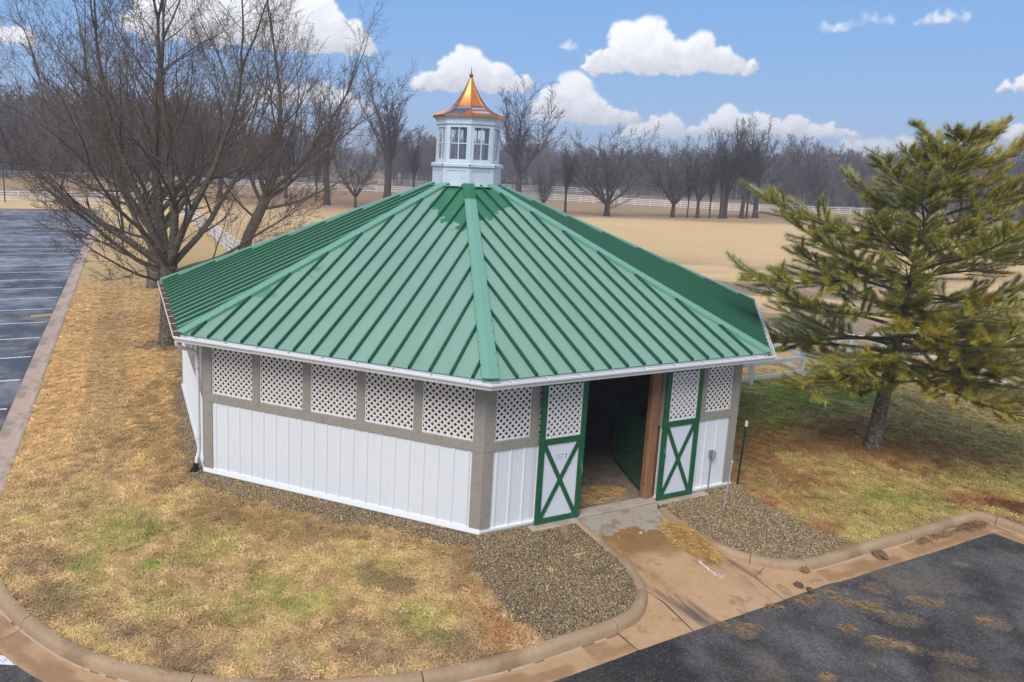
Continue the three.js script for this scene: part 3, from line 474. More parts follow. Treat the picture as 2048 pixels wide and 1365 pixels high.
// ribbed steel siding sheet
function siding(w, y0, y1, ribs) {
  const f = new Faces(), pr = [[0, 0]]; for (const r of ribs) if (r > 0.03 && r < w - 0.03) pr.push([r - 0.026, 0], [r - 0.013, 0.02], [r + 0.013, 0.02], [r + 0.026, 0]); pr.push([w, 0]);
  const mids = []; for (let i = 0; i < pr.length - 1; i++) { mids.push(pr[i]); const a = pr[i], b = pr[i + 1]; if (b[0] - a[0] > 0.12) { const c = (a[0] + b[0]) / 2; for (const o of [-0.04, 0.04]) mids.push([c + o - 0.012, 0], [c + o, 0.003], [c + o + 0.012, 0]); } } mids.push(pr[pr.length - 1]);
  for (let i = 0; i < mids.length - 1; i++) { const [a, p] = mids[i], [b, q] = mids[i + 1]; f.quad([a, y0, p], [b, y0, q], [b, y1, q], [a, y1, p]); }
  return f.geo();
}
function sidingRun(k, u0, u1) {
  const y0 = 0.075, y1 = 1.66; let u = u0;
  while (u < u1 - 0.02) { const w = Math.min(0.915, u1 - u), g = siding(w, y0, y1, [0.09, 0.395, 0.70]); g.translate(C(u), 0, AP + 0.004); at(mesh('siding_sheet', g, white, barn), k); u += 0.915; }
}
// diagonal lattice
function latticePolys(x0, x1, y0, y1, pitch, w) {
  const o = [[], []], h = w * Math.SQRT1_2;
  for (const d of [0, 1]) for (let s = (d ? x0 - (y1 - y0) : x0) + pitch * 0.55; s < (d ? x1 : x1 + (y1 - y0)); s += pitch) {
    const H = y1 - y0, p = d ? [[s - h, y0], [s + h, y0], [s + h + H, y1], [s - h + H, y1]] : [[s - h, y0], [s + h, y0], [s + h - H, y1], [s - h - H, y1]];
    const c = clip(p, x0, x1, y0, y1); if (c.length >= 3) o[d].push(c);
  }
  return o;
}
const LP = 0.132, LW = 0.037;
function lattice(k, u0, u1, y0, y1, z, parent, single) {
  const polys = latticePolys(C(u0), C(u1), y0, y1, LP, LW), geos = [];
  polys.forEach((list, d) => list.forEach((p) => geos.push(plate(p, z + d * 0.007, z + d * 0.007 + 0.0068))));
  if (single) return geos;
  const g = part('lattice_panel', parent); at(g, k);
  geos.forEach((q) => mesh('slat', q, latticeWhite, g));
  for (const [a, b, c, d] of [[C(u0), C(u1), y0, y0 + 0.03], [C(u0), C(u1), y1 - 0.03, y1], [C(u0), C(u0) + 0.022, y0 + 0.03, y1 - 0.03], [C(u1) - 0.022, C(u1), y0 + 0.03, y1 - 0.03]]) mesh('trim_strip', box(a, b, c, d, z + 0.014, z + 0.022), latticeWhite, g);
  return g;
}
const LY0 = 1.845, LY1 = 3.02, RAIL = [1.655, 1.845], BAYS = [[0.205, 1.245], [1.425, 2.47], [2.645, 3.70], [3.88, 4.935], [5.105, 6.155]];
for (let k = -4; k < 4; k++) {
  const door = k === 0, front = k === -1 || k === 0;
  // concrete footing, flashing
  const fp = [[AP - 0.12, -0.2], [AP + 0.045, -0.2], [AP + 0.045, 0.045], [AP - 0.12, 0.045]];
  at(mesh('foundation', ring(fp), concreteMat, barn), k);
  if (!door) at(mesh('base_flashing', ring([[AP - 0.01, 0.047], [AP + 0.055, 0.047], [AP + 0.06, 0.03], [AP + 0.062, 0.032], [AP + 0.057, 0.052], [AP + 0.03, 0.125], [AP - 0.01, 0.125]]), trimWhite, barn), k);
  else for (const [a, b] of [[0, 2.14], [4.22, S]]) board(k, a, b, 0.047, 0.1, AP - 0.01, AP + 0.05, trimWhite, 'base_flashing');
  const runs = door ? [[0.205, 2.15], [4.21, 6.155]] : [[0.205, 6.155]];
  for (const [a, b] of runs) sidingRun(k, a, b);
  // beige boards
  for (const [a, b] of [[0, 0.205], [S - 0.205, S]]) { board(k, a, b, 0.1, RAIL[0], AP - 0.08, AP + 0.032, beige, 'corner_board'); board(k, a, b, RAIL[1], 3.1, AP - 0.08, AP + 0.032, beige, 'corner_board'); }
  for (const [a, b] of door ? [[0, 2.15], [4.21, S]] : [[0, 2.95], [2.956, S]]) board(k, a, b, RAIL[0] + 0.002, RAIL[1] - 0.002, AP - 0.08, AP + 0.036, beige, 'mid_rail');
  board(k, 0, S, 2.99, 3.15, AP - 0.08, AP + 0.024, beige, 'top_plate');
  const bays = door ? [[0.205, 0.985], [1.15, 2.05], [4.31, 5.25], [5.40, 6.155]] : BAYS;
  const posts = door ? [[0.985, 1.15], [2.05, 2.15], [4.21, 4.31], [5.25, 5.40]] : BAYS.slice(0, -1).map((b, i) => [b[1], BAYS[i + 1][0]]);
  for (const [a, b] of posts) board(k, a, b, RAIL[1], 2.988, AP - 0.08, AP + 0.026, beige, 'bay_post');
  if (front) bays.forEach(([a, b], i) => { if (door && (i === 1 || i === 2)) { stuff(at(mesh('lattice_behind_door', mergeGeometries(lattice(k, a, b, LY0, LY1, AP - 0.03, barn, true)), latticeWhite, barn), k)); } else { lattice(k, a, b, LY0, LY1, AP - 0.02, barn); at(mesh('shutter_panel', box(C(a) - 0.04, C(b) + 0.04, LY0 - 0.05, LY1 + 0.02, AP - 0.112, AP - 0.098), shutter, barn), k); } });
  else stuff(at(mesh('lattice_slats', mergeGeometries(bays.flatMap(([a, b]) => lattice(k, a, b, LY0, LY1, AP - 0.02, barn, true))), latticeWhite, barn), k));
  // plank lining inside
  const wallRuns = door ? [[0.05, 2.13], [4.23, S - 0.05]] : [[0.05, S - 0.05]];
  for (const [a, b] of wallRuns) for (let j = 0; j < 6; j++) at(mesh('lining_plank', chamferBox(C(a), C(b), 0.05 + j * 0.268, 0.05 + j * 0.268 + 0.262, AP - 0.135, AP - 0.09), wood, barn), k);
  // eaves: soffit, fascia, gutter
  at(mesh('soffit', ring([[AP - 0.05, 3.15], [EAVE_D - 0.05, 3.085], [EAVE_D - 0.05, 3.095], [AP - 0.05, 3.16]]), trimWhite, barn), k);
  at(mesh('fascia', ring([[EAVE_D - 0.05, 3.075], [EAVE_D - 0.022, 3.075], [EAVE_D - 0.022, 3.205], [EAVE_D - 0.05, 3.205]]), trimWhite, barn), k);
  const gd = EAVE_D - 0.02, gut = part('gutter', barn); at(gut, k);
  mesh('trough', ring([[gd, 3.20], [gd, 3.085], [gd + 0.085, 3.08], [gd + 0.098, 3.12], [gd + 0.128, 3.15], [gd + 0.134, 3.165], [gd + 0.134, 3.192], [gd + 0.146, 3.197], [gd + 0.152, 3.19], [gd + 0.152, 3.155], [gd + 0.142, 3.138], [gd + 0.112, 3.108], [gd + 0.10, 3.066], [gd - 0.002, 3.07], [gd - 0.002, 3.2]], false), trimWhite, gut);
  const dirt = new THREE.MeshStandardMaterial({ map: colorTex(256, 64, (i, j) => { const n = fbm(i / 5, j / 5, 4, 60 + k); return k === -2 ? mix3([0.05, 0.022, 0.012], [0.22, 0.10, 0.05], n) : mix3([0.16, 0.15, 0.135], [0.34, 0.32, 0.30], n); }), roughness: 0.95 });
  mesh('silt', ring([[gd + 0.004, k === -2 ? 3.165 : 3.125], [gd + 0.115, k === -2 ? 3.16 : 3.125]], false), dirt, gut);
  for (let i = 0; i < 9; i++) mesh('hanger', box(-3 + i * 0.75, -3 + i * 0.75 + 0.022, 3.192, 3.199, gd - 0.01, gd + 0.145), trimWhite, gut);
}
// threshold and door slabs
at(mesh('threshold', chamferBox(C(2.16), C(4.2), -0.1, 0.03, AP - 0.12, AP + 0.115, 0.01), concreteMat, barn), 0);
at(mesh('door_slab', chamferBox(C(1.02), C(2.13), -0.1, 0.022, AP + 0.062, AP + 0.27, 0.012), concreteMat, barn), 0);
at(mesh('door_slab', chamferBox(C(4.17), C(5.55), -0.1, 0.022, AP + 0.062, AP + 0.24, 0.012), concreteMat, barn), 0);
// door post of round-edged raw timber, header and sliding track
at(mesh('door_post', chamferBox(C(3.965), C(4.2), -0.05, 3.0, AP - 0.2, AP - 0.02, 0.035), wood, barn), 0);
at(mesh('door_post', chamferBox(C(2.16), C(2.30), -0.05, 3.0, AP - 0.25, AP - 0.1, 0.03), wood, barn), 0);
at(mesh('header', chamferBox(C(2.15), C(4.21), 2.9, 3.14, AP - 0.08, AP - 0.0, 0.008), wood, barn), 0);
at(mesh('door_track', chamferBox(C(1.0), C(5.4), 3.0, 3.07, AP + 0.055, AP + 0.115, 0.012), std([0.45, 0.46, 0.47], 0.45, { metalness: 0.6 }), barn), 0);
// sliding doors
function signTexture() {
  const c = document.createElement('canvas'); c.width = 384; c.height = 192; const x = c.getContext('2d'); x.fillStyle = '#dfe2ea'; x.fillRect(0, 0, 384, 192);
  x.fillStyle = '#14151a'; x.font = 'bold 40px sans-serif'; x.fillText('DO NOT ENTER', 14, 58, 262); x.font = '30px sans-serif'; x.fillText('AUTHORIZED', 14, 108, 190); x.fillText('PERSONNEL ONLY', 14, 152, 262);
  x.beginPath(); x.ellipse(338, 58, 17, 32, 0.1, 0, 7); x.fill(); x.fillRect(331, 80, 12, 52); x.beginPath(); x.ellipse(334, 128, 9, 24, 0, 0, 7); x.fill();
  const t = new THREE.CanvasTexture(c); t.colorSpace = THREE.SRGBColorSpace; return t;
}
function slidingDoor(u0, u1, handleLeft, sign) {
  const g = part('sliding_door', barn), y0 = 0.03, y1 = 2.98, z0 = AP + 0.066, z1 = z0 + 0.045, a = C(u0), b = C(u1), st = 0.125, m0 = 1.66, m1 = 1.79; at(g, 0);
  mesh('stile', chamferBox(a, a + st, y0, y1, z0, z1), greenPaint, g); mesh('stile', chamferBox(b - st, b, y0, y1, z0, z1), greenPaint, g);
  for (const [c, d] of [[y0, y0 + 0.11], [m0, m1], [y1 - 0.12, y1]]) mesh('rail', chamferBox(a + st, b - st, c, d, z0 + 0.002, z1 - 0.002), greenPaint, g);
  mesh('door_panel', box(a + st - 0.02, b - st + 0.02, y0 + 0.09, m0 + 0.02, z0 + 0.008, z0 + 0.018), std([0.74, 0.755, 0.79], 0.55), g);
  const x0 = a + st, x1 = b - st, q0 = y0 + 0.11, q1 = m0, dx = x1 - x0, dy = q1 - q0, L = Math.hypot(dx, dy), w = 0.042, px = dy / L * w, pyy = dx / L * w;
  mesh('brace', plate(clip([[x0 - px, q0 + pyy], [x0 + px, q0 - pyy], [x1 + px, q1 - pyy], [x1 - px, q1 + pyy]], x0, x1, q0, q1), z0 + 0.018, z1 - 0.006), greenPaint, g);
  mesh('brace', plate(clip([[x0 - px, q1 - pyy], [x0 + px, q1 + pyy], [x1 + px, q0 + pyy], [x1 - px, q0 - pyy]], x0, x1, q0, q1), z0 + 0.018, z1 - 0.004), greenPaint, g);
  latticePolys(x0, x1, m1, y1 - 0.12, LP, LW).forEach((list, d) => list.forEach((p) => mesh('slat', plate(p, z0 + 0.012 + d * 0.007, z0 + 0.0188 + d * 0.007), latticeWhite, g)));
  for (const [p, q, r, s] of [[x0, x1, m1, m1 + 0.028], [x0, x0 + 0.02, m1 + 0.028, y1 - 0.12], [x1 - 0.02, x1, m1 + 0.028, y1 - 0.12]]) mesh('trim_strip', box(p, q, r, s, z0 + 0.026, z0 + 0.034), latticeWhite, g);
  const hx = handleLeft ? a + 0.06 : b - 0.06, t = new Tubes(), hp = []; for (let i = 0; i <= 12; i++) { const v = i / 12; hp.push([hx, 0.93 + v * 0.26, z1 + 0.006 + Math.sin(Math.PI * v) * 0.06]); } t.tube(hp, hp.map(() => 0.012), 8, true);
  mesh('handle', t.geo(), std([0.05, 0.22, 0.13], 0.4), g);
  mesh('handle_plate', chamferBox(hx - 0.022, hx + 0.022, 0.88, 1.24, z1, z1 + 0.006, 0.002), std([0.02, 0.15, 0.075], 0.4), g);
  mesh('latch_plate', chamferBox(hx - 0.025, hx + 0.025, 0.74, 0.82, z1, z1 + 0.02, 0.004), std([0.12, 0.10, 0.06], 0.5, { metalness: 0.5 }), g);
  for (const xx of [a + 0.2, b - 0.2]) mesh('roller_bracket', chamferBox(xx - 0.03, xx + 0.03, 2.93, 3.05, z1 - 0.002, z1 + 0.012, 0.003), std([0.45, 0.46, 0.47], 0.45, { metalness: 0.6 }), g);
  if (sign) { const sg = new THREE.PlaneGeometry(0.28, 0.14); sg.translate(C(1.70), 1.385, z0 + 0.0215); const plateM = mesh('door_sign', mergeGeometries([sg]), new THREE.MeshStandardMaterial({ map: signTexture(), roughness: 0.6 }), g); plateM.userData.label = 'small white DO NOT ENTER notice'; mesh('sign_backing', box(C(1.70) - 0.141, C(1.70) + 0.141, 1.314, 1.456, z0 + 0.018, z0 + 0.0205), trimWhite, g); }
  return g;
}
slidingDoor(1.165, 2.215, false, true).userData.label = 'left sliding door with a small white notice';
slidingDoor(4.205, 5.19, true, false).userData.label = 'right sliding door without a notice';

// ---------------------------------------------------------------- roof
const chalk = [0.22, 0.365, 0.27], deep = [0.008, 0.14, 0.055];
function roofTex(face) {   // u: -3.6..3.6 m along the eave, v: 0..8.4 m up the slope
  return colorTex(1024, 1024, (i, j) => {
    const u = -3.6 + 7.2 * i / 1024, v = 8.4 * j / 1024, n = fbm(u * 1.4, v * 0.5, 4, 70 + face), m = fbm(u * 9, v * 5, 3, 77 + face), run = fbm(u * 7, v * 0.35, 3, 79 + face);
    let c = mix3(chalk.map((q) => q * 0.86), chalk.map((q) => q * 1.12), n * 0.6 + m * 0.15 + run * 0.25);
    if (face === -1) {          // bare paint under the cupola with a ragged edge, and old wet runs by the left hip
      const e = fbm(u * 4, v * 3, 4, 91) - 0.5, p = Math.min(sm(5.7, 6.0, v + e * 1.5 + (u - 0.45) * 0.55), sm(-0.35, -0.1, u + e * 0.5));
      c = mix3(c, deep.map((q) => q * (0.85 + 0.5 * m)), sm(0.45, 0.55, p) * 0.9);
      const w = sm(0.58, 0.66, fbm(u * 2.6 + 4 * fbm(u, v, 2, 5), v * 1.7, 4, 94)), z = sm(1.0, 0.35, Math.abs((u + 2.6) - (v - 1.2) * 0.32) / 0.75) * sm(0.9, 1.6, v) * sm(4.8, 3.8, v); c = mix3(c, [0.055, 0.22, 0.135], w * z * 0.62);
    }
    if (face === 0) {
      const e = fbm(u * 4, v * 3, 4, 96) - 0.5, p = Math.min(sm(6.0, 6.3, v + e * 1.5 - (u + 0.5) * 0.5), sm(0.6, 0.3, u + e * 0.5)); c = mix3(c, deep.map((q) => q * (0.85 + 0.5 * m)), sm(0.45, 0.55, p) * 0.9);
      const z = sm(0.8, 0.2, Math.hypot((u - 2.75) / 0.5, (v - 0.55) / 0.5)), w = sm(0.5, 0.6, fbm(u * 4, v * 3, 4, 99)); c = mix3(c, [0.06, 0.24, 0.15], w * z * 0.55);
    }
    return c;
  }, { wrap: THREE.ClampToEdgeWrapping });
}
const roofBump = greyTex(512, 512, (i, j) => fbm(i / 90, j / 40, 3, 5, 0)); roofBump.repeat.set(1.4, 1.4);
const plainRoof = roofTex(5);
const roofMat = (t) => new THREE.MeshPhysicalMaterial({ map: t, roughness: 0.38, metalness: 0.0, bumpMap: roofBump, bumpScale: 0.012, specularIntensity: 0.9 });
const roofMats = { '-1': roofMat(roofTex(-1)), 0: roofMat(roofTex(0)) }, roofPlain = roofMat(plainRoof);
const seamMat = std([0.006, 0.088, 0.036], 0.42), capMat = new THREE.MeshStandardMaterial({ color: lin(0.165, 0.36, 0.255), roughness: 0.42 }), capDeep = std([0.012, 0.15, 0.062], 0.4);
const roof = part('roof', barn), TOP_D = 0.90, COS = Math.cos(Math.atan(PITCH));
const rp = (u, d, up = 0) => [u, roofY(d) + up * COS, d + up * PITCH * COS];   // point on (or above) a roof plane
for (let k = -4; k < 4; k++) {
  const seams = []; const off = k === 0 ? 0 : 0.204; for (let i = -9; i <= 9; i++) { const u = i * 0.408 + off; if (Math.abs(u) < 3.25) seams.push(u); }
  const cuts = [-EAVE_D * TAN, ...seams, EAVE_D * TAN];
  for (let i = 0; i < cuts.length - 1; i++) {
    const a = cuts[i], b = cuts[i + 1], f = new Faces(), uvp = (u, d) => [(u + 3.6) / 7.2, (EAVE_D - d) / COS / 8.4];
    // pan polygon: eave edge up to the hips (or the cupola)
    const da = Math.max(TOP_D, Math.abs(a) / TAN), db = Math.max(TOP_D, Math.abs(b) / TAN), poly = [[a, EAVE_D], [b, EAVE_D]];
    if (db < EAVE_D - 1e-3) poly.push([b, db]); if (a < 0 && b > 0 && Math.max(-a, b) / TAN > TOP_D && false) poly.push([0, TOP_D]);
    if (a * b < 0) { if (b / TAN > TOP_D) poly.push([TOP_D * TAN, TOP_D]); if (-a / TAN > TOP_D) poly.push([-TOP_D * TAN, TOP_D]); }
    if (da < EAVE_D - 1e-3) poly.push([a, da]);
    for (let j = 1; j < poly.length - 1; j++) f.tri(rp(...poly[0]), rp(...poly[j]), rp(...poly[j + 1]), uvp(...poly[0]), uvp(...poly[j]), uvp(...poly[j + 1]));
    for (const [p, q] of [[poly[0], poly[1]]]) f.quad(rp(...p), rp(...q), rp(q[0], q[1], -0.02), rp(p[0], p[1], -0.02), uvp(...p), uvp(...q), uvp(...q), uvp(...p));
    at(mesh('roof_panel', f.geo(), roofMats[k] || roofPlain, roof), k);
  }
  for (const u of seams) {
    const d1 = Math.max(TOP_D, Math.abs(u) / TAN + 0.02), f = new Faces(), w = 0.03, t = 0.019, h = 0.062, X = [[-w, 0.001], [-t, h - 0.006], [-t + 0.006, h], [t - 0.006, h], [t, h - 0.006], [w, 0.001]], d0 = EAVE_D + 0.004;
    for (let i = 0; i < 5; i++) f.quad(rp(u + X[i][0], d0, X[i][1]), rp(u + X[i + 1][0], d0, X[i + 1][1]), rp(u + X[i + 1][0], d1, X[i + 1][1]), rp(u + X[i][0], d1, X[i][1]));
    for (let i = 1; i < 5; i++) f.tri(rp(u + X[0][0], d0, 0), rp(u + X[i][0], d0, X[i][1]), rp(u + X[i + 1][0], d0, X[i + 1][1]));
    at(mesh('standing_seam', f.geo(), seamMat, roof), k);
  }
  // hip cap on the right-hand hip of this face: folded strip in lapped lengths
  const cuts2 = [[EAVE_D + 0.03, 6.2], [6.22, 3.7], [3.72, 1.75], [1.77, TOP_D - 0.02]];
  cuts2.forEach(([d0, d1], ci) => {
    const rr = 1 / Math.cos(Math.PI / 8), P = (d, s, up) => {   // s: distance across the fold on either face
      const side = s < 0 ? -1 : 1, kk = s < 0 ? k : k + 1, a = FA(kk), u = (side < 0 ? 1 : -1) * (d * TAN - Math.abs(s) ), q = rp(u, d, up), x = q[0], z = q[2];
      return [x * Math.cos(a) + z * Math.sin(a), q[1], -x * Math.sin(a) + z * Math.cos(a)];
    };
    const f = new Faces(), ww = 0.17, lift = 0.066 + 0.002 * ci, row = (d) => [P(d, -ww, 0.004), P(d, -ww + 0.012, lift), P(d, -1e-6, lift + 0.012), P(d, ww - 0.012, lift), P(d, ww, 0.004)], A = row(d0), B = row(Math.max(d1, ww / TAN + 0.02 > d1 ? Math.max(d1, 0.5) : d1));
    for (let i = 0; i < 4; i++) f.quad(A[i], A[i + 1], B[i + 1], B[i]);
    for (let i = 1; i < 4; i++) f.tri(A[0], A[i], A[i + 1]);
    mesh('hip_cap', f.geo(), ci === 3 && k === -1 ? capDeep : capMat, roof);
  });
  // deck seen from inside
  at(mesh('roof_deck', ring([[EAVE_D - 0.03, roofY(EAVE_D - 0.03) - 0.03], [TOP_D, roofY(TOP_D) - 0.03], [TOP_D, roofY(TOP_D) - 0.07], [EAVE_D - 0.03, roofY(EAVE_D - 0.03) - 0.07]]), wood, roof), k);
}
{ // screws along the hip caps
  const geos = []; for (let k = -2; k < 2; k++) for (const s of [-1, 1]) for (let d = 1.6; d < EAVE_D; d += 0.3) { const kk = s < 0 ? k : k + 1, u = (s < 0 ? 1 : -1) * (d * TAN - 0.14), q = rp(u, d, 0.072), g = new THREE.CylinderGeometry(0.009, 0.012, 0.008, 6); g.rotateX(Math.atan(PITCH)); g.translate(q[0], q[1], q[2]); g.rotateY(FA(kk)); geos.push(g); }
  stuff(mesh('cap_screws', mergeGeometries(geos), seamMat, roof));
}
// downspout at the left corner, with a black boot
{
  const a = -Math.PI / 4, rad = (r, y, s = 0) => { const n = [Math.sin(a), Math.cos(a)], t = [Math.cos(a), -Math.sin(a)]; return [n[0] * r - t[0] * s, y, n[1] * r - t[1] * s]; };
  const pipe = (pts, w, d) => { const c = new THREE.CatmullRomCurve3(pts.map((p) => V3(...p)), false, 'centripetal', 0.5), n = 60, t = new Tubes(), q = c.getSpacedPoints(n).map((v) => [v.x, v.y, v.z]); t.tube(q, q.map(() => w), 10, true); return t.geo(); };
  const ds = part('downspout', barn);
  mesh('pipe', pipe([rad(8.86, 3.09, 0.12), rad(8.86, 2.98, 0.13), rad(8.75, 2.88, 0.14), rad(8.55, 2.80, 0.16), rad(8.42, 2.70, 0.17), rad(8.39, 2.55, 0.17), rad(8.38, 2.2, 0.17), rad(8.38, 1.2, 0.17), rad(8.38, 0.6, 0.17), rad(8.385, 0.42, 0.17), rad(8.43, 0.27, 0.18), rad(8.44, 0.12, 0.18)], 0.042), trimWhite, ds);
  const bt = new Tubes(), b0 = rad(8.44, 0.19, 0.18), b1 = rad(8.47, 0.05, 0.19), b2 = rad(8.5, -0.02, 0.2); bt.tube([b0, b1, b2], [0.055, 0.07, 0.105], 10, true); mesh('boot', bt.geo(), std([0.012, 0.014, 0.018], 0.5), ds);
  for (const y of [2.35, 0.75]) { const t = new Tubes(), p = rad(8.38, y, 0.17); t.tube([[p[0], y - 0.018, p[2]], [p[0], y + 0.018, p[2]]], [0.047, 0.047], 10, true); mesh('strap', t.geo(), std([0.6, 0.6, 0.6], 0.4), ds); }
}
// beaten dirt floor inside
const dirtTex = colorTex(1024, 1024, (i, j) => { const x = i / 1024 * 16 - 8, z = j / 1024 * 16 - 8, n = fbm(x * 1.2, z * 1.2, 4, 3), m = fbm(x * 8, z * 8, 3, 8), h = h2(i, j, 4); return mix3([0.09, 0.06, 0.04], [0.42, 0.31, 0.23], n * 0.5 + m * 0.5).map((v) => v * (h > 0.985 ? 2.2 : 0.75 + 0.5 * h)); });
structure(mesh('dirt_floor', sheet([0, 1, 2, 3, 4, 5, 6, 7].map((i) => [8.15 * Math.sin(i * Math.PI / 4), 8.15 * Math.cos(i * Math.PI / 4)]), 0.012, (x, z) => [(x + 8) / 16, (z + 8) / 16]), new THREE.MeshStandardMaterial({ map: dirtTex, bumpMap: conBump, bumpScale: 0.01, roughness: 0.95 })));

// ---------------------------------------------------------------- cupola
{
  const cup = thing('cupola', 'white octagonal glazed cupola with a flared copper roof on the barn peak', 'cupola', [0, 6.3, 0]);
  const B = 6.3, cw = new THREE.MeshStandardMaterial({ map: colorTex(256, 256, (i, j) => { const n = fbm(i / 30, j / 30, 4, 5), w = sm(0.66, 0.8, fbm(i / 12, j / 20, 4, 9)); return mix3(mix3([0.60, 0.66, 0.72], [0.72, 0.77, 0.82], n), [0.40, 0.42, 0.42], w * 0.35); }), roughness: 0.5 });
  const cc = Math.cos(Math.PI / 8), face = (name, geo, mat, k, parent = cup) => at(mesh(name, geo, mat, parent), k);
  const rr = (r) => r * cc;
  const glass = new THREE.MeshPhysicalMaterial({ color: 0xffffff, transmission: 1, thickness: 0, roughness: 0.03, ior: 1.5 });
  const copper = new THREE.MeshStandardMaterial({ map: colorTex(256, 256, (i, j) => { const n = fbm(i / 34, j / 34, 4, 12), s = sm(0.62, 0.74, fbm(i / 10, j / 40, 4, 15)); return mix3(mix3([0.90, 0.30, 0.085], [0.96, 0.385, 0.13], n), [0.52, 0.22, 0.10], s * 0.35); }), metalness: 1, roughness: 0.34 }), flare = new THREE.MeshStandardMaterial({ color: lin(0.80, 0.55, 0.42), metalness: 1, roughness: 0.16 });
  const seamCu = std([0.55, 0.24, 0.10], 0.35, { metalness: 1 });
  for (let k = -4; k < 4; k++) {
    face('curb_panel', ring([[rr(0.975), 6.2 - B], [rr(0.985), 6.2 - B], [rr(0.985), 6.87 - B], [rr(0.975), 6.87 - B]]), cw, k);
    const hw = 1.0 * Math.sin(Math.PI / 8);
    for (const [x0, x1, y0, y1] of [[-hw, -0.29, 6.22, 6.87], [0.29, hw, 6.22, 6.87], [-0.29, 0.29, 6.775, 6.87], [-0.29, 0.29, 6.22, 6.42]]) {   // raised frame round each panel
      const f = new Faces(), z0 = rr(0.985), z1 = rr(1.0), ex = (x, z) => Math.abs(x) > 0.36 ? Math.sign(x) * z * TAN : x, c = (x, y, z) => [ex(x, z), y - B, z];
      f.quad(c(x0, y0, z1), c(x1, y0, z1), c(x1, y1, z1), c(x0, y1, z1)); f.quad(c(x0, y0, z0), c(x1, y0, z0), c(x1, y0, z1), c(x0, y0, z1)); f.quad(c(x0, y1, z0), c(x1, y1, z0), c(x1, y1, z1), c(x0, y1, z1)); f.quad(c(x0, y0, z0), c(x0, y1, z0), c(x0, y1, z1), c(x0, y0, z1)); f.quad(c(x1, y0, z0), c(x1, y1, z0), c(x1, y1, z1), c(x1, y0, z1));
      face('curb_frame', f.geo(), cw, k);
    }
    face('sill_ledge', ring([[rr(0.88), 6.872 - B], [rr(1.035), 6.872 - B], [rr(1.05), 6.885 - B], [rr(1.05), 6.955 - B], [rr(1.03), 6.975 - B], [rr(0.88), 7.0 - B]]), cw, k);
    face('apron_flashing', ring([[rr(0.99), 6.36 - B], [rr(1.16), roofY(rr(1.16)) + 0.075 - B], [rr(1.17), roofY(rr(1.17)) + 0.06 - B], [rr(0.99), 6.33 - B]]), capMat, k);
    // body: corner boards and head/foot rails round a glazed opening
    const w = 0.92 * Math.sin(Math.PI / 8), gx = 0.243, g0 = 7.09 - B, g1 = 7.965 - B, y0 = 7.0 - B, y1 = 8.05 - B, z0 = rr(0.86), z1 = rr(0.92);
    const win = part('window', cup); at(win, k);
    for (const sg of [-1, 1]) { const f = new Faces(), p = [[sg * gx, z0], [sg * gx, z1], [sg * z1 * TAN, z1], [sg * z0 * TAN, z0]]; for (let i = 0; i < 4; i++) { const a = p[i], b = p[(i + 1) % 4]; f.quad([a[0], y0, a[1]], [b[0], y0, b[1]], [b[0], y1, b[1]], [a[0], y1, a[1]]); } mesh('corner_board', f.geo(), cw, win); const z2 = z1 + 0.012; mesh('casing', box(sg > 0 ? gx : -gx - 0.035, sg > 0 ? gx + 0.035 : -gx, g0, g1, z1, z2), cw, win); }
    mesh('head_rail', box(-gx, gx, g1, y1, z0, z1), cw, win); mesh('foot_rail', box(-gx, gx, y0, g0, z0, z1), cw, win);
    mesh('muntin', box(-0.014, 0.014, g0, g1, z1 - 0.045, z1 - 0.015), cw, win); mesh('muntin', box(-gx, -0.014, 7.515 - B, 7.54 - B, z1 - 0.043, z1 - 0.017), cw, win); mesh('muntin', box(0.014, gx, 7.515 - B, 7.54 - B, z1 - 0.043, z1 - 0.017), cw, win);
    const pg = new THREE.PlaneGeometry(gx * 2, g1 - g0); pg.translate(0, (g0 + g1) / 2, z1 - 0.05); mesh('pane', pg, glass, win);
    face('frieze', ring([[rr(0.86), 8.052 - B], [rr(0.95), 8.052 - B], [rr(0.955), 8.06 - B], [rr(0.955), 8.20 - B], [rr(1.0), 8.235 - B], [rr(0.86), 8.235 - B]]), cw, k);
    face('copper_drip_edge', ring([[rr(0.9), 8.237 - B], [rr(1.036), 8.237 - B], [rr(1.046), 8.25 - B], [rr(1.046), 8.305 - B], [rr(1.036), 8.312 - B], [rr(0.9), 8.312 - B]]), copper, k);
    const prof = [[1.03, 8.313], [0.92, 8.345], [0.80, 8.395], [0.68, 8.45], [0.573, 8.515], [0.50, 8.575], [0.438, 8.64], [0.378, 8.715], [0.322, 8.795], [0.265, 8.88], [0.215, 8.97], [0.16, 9.07], [0.11, 9.175], [0.065, 9.285], [0.03, 9.385]].map(([r, y]) => [rr(r), y - B]);
    for (const [i0, i1, lift] of [[0, 5, 0], [5, 8, 0.003], [8, 12, 0.006], [12, 14, 0.009]]) face('copper_sheet', toCreasedNormals(ring(prof.slice(i0, i1 + 1).map(([d, y]) => [d + lift, y]), false), 0.5), i0 ? copper : flare, k);
    const sp = prof.map(([d, y]) => { const a = (k) * Math.PI / 4, r = d / cc + 0.006; return [Math.sin(a) * r, y + 0.004, Math.cos(a) * r]; }), t = new Tubes(); t.tube(sp, sp.map(() => 0.011), 6); mesh('copper_hip_seam', t.geo(), seamCu, cup);
  }
  mesh('ceiling', (() => { const f = new Faces(); for (let k = 0; k < 8; k++) f.tri([0, 8.2 - B, 0], [0.9 * Math.sin(k * Math.PI / 4), 8.2 - B, 0.9 * Math.cos(k * Math.PI / 4)], [0.9 * Math.sin((k + 1) * Math.PI / 4), 8.2 - B, 0.9 * Math.cos((k + 1) * Math.PI / 4)]); return f.geo(); })(), cw, cup);
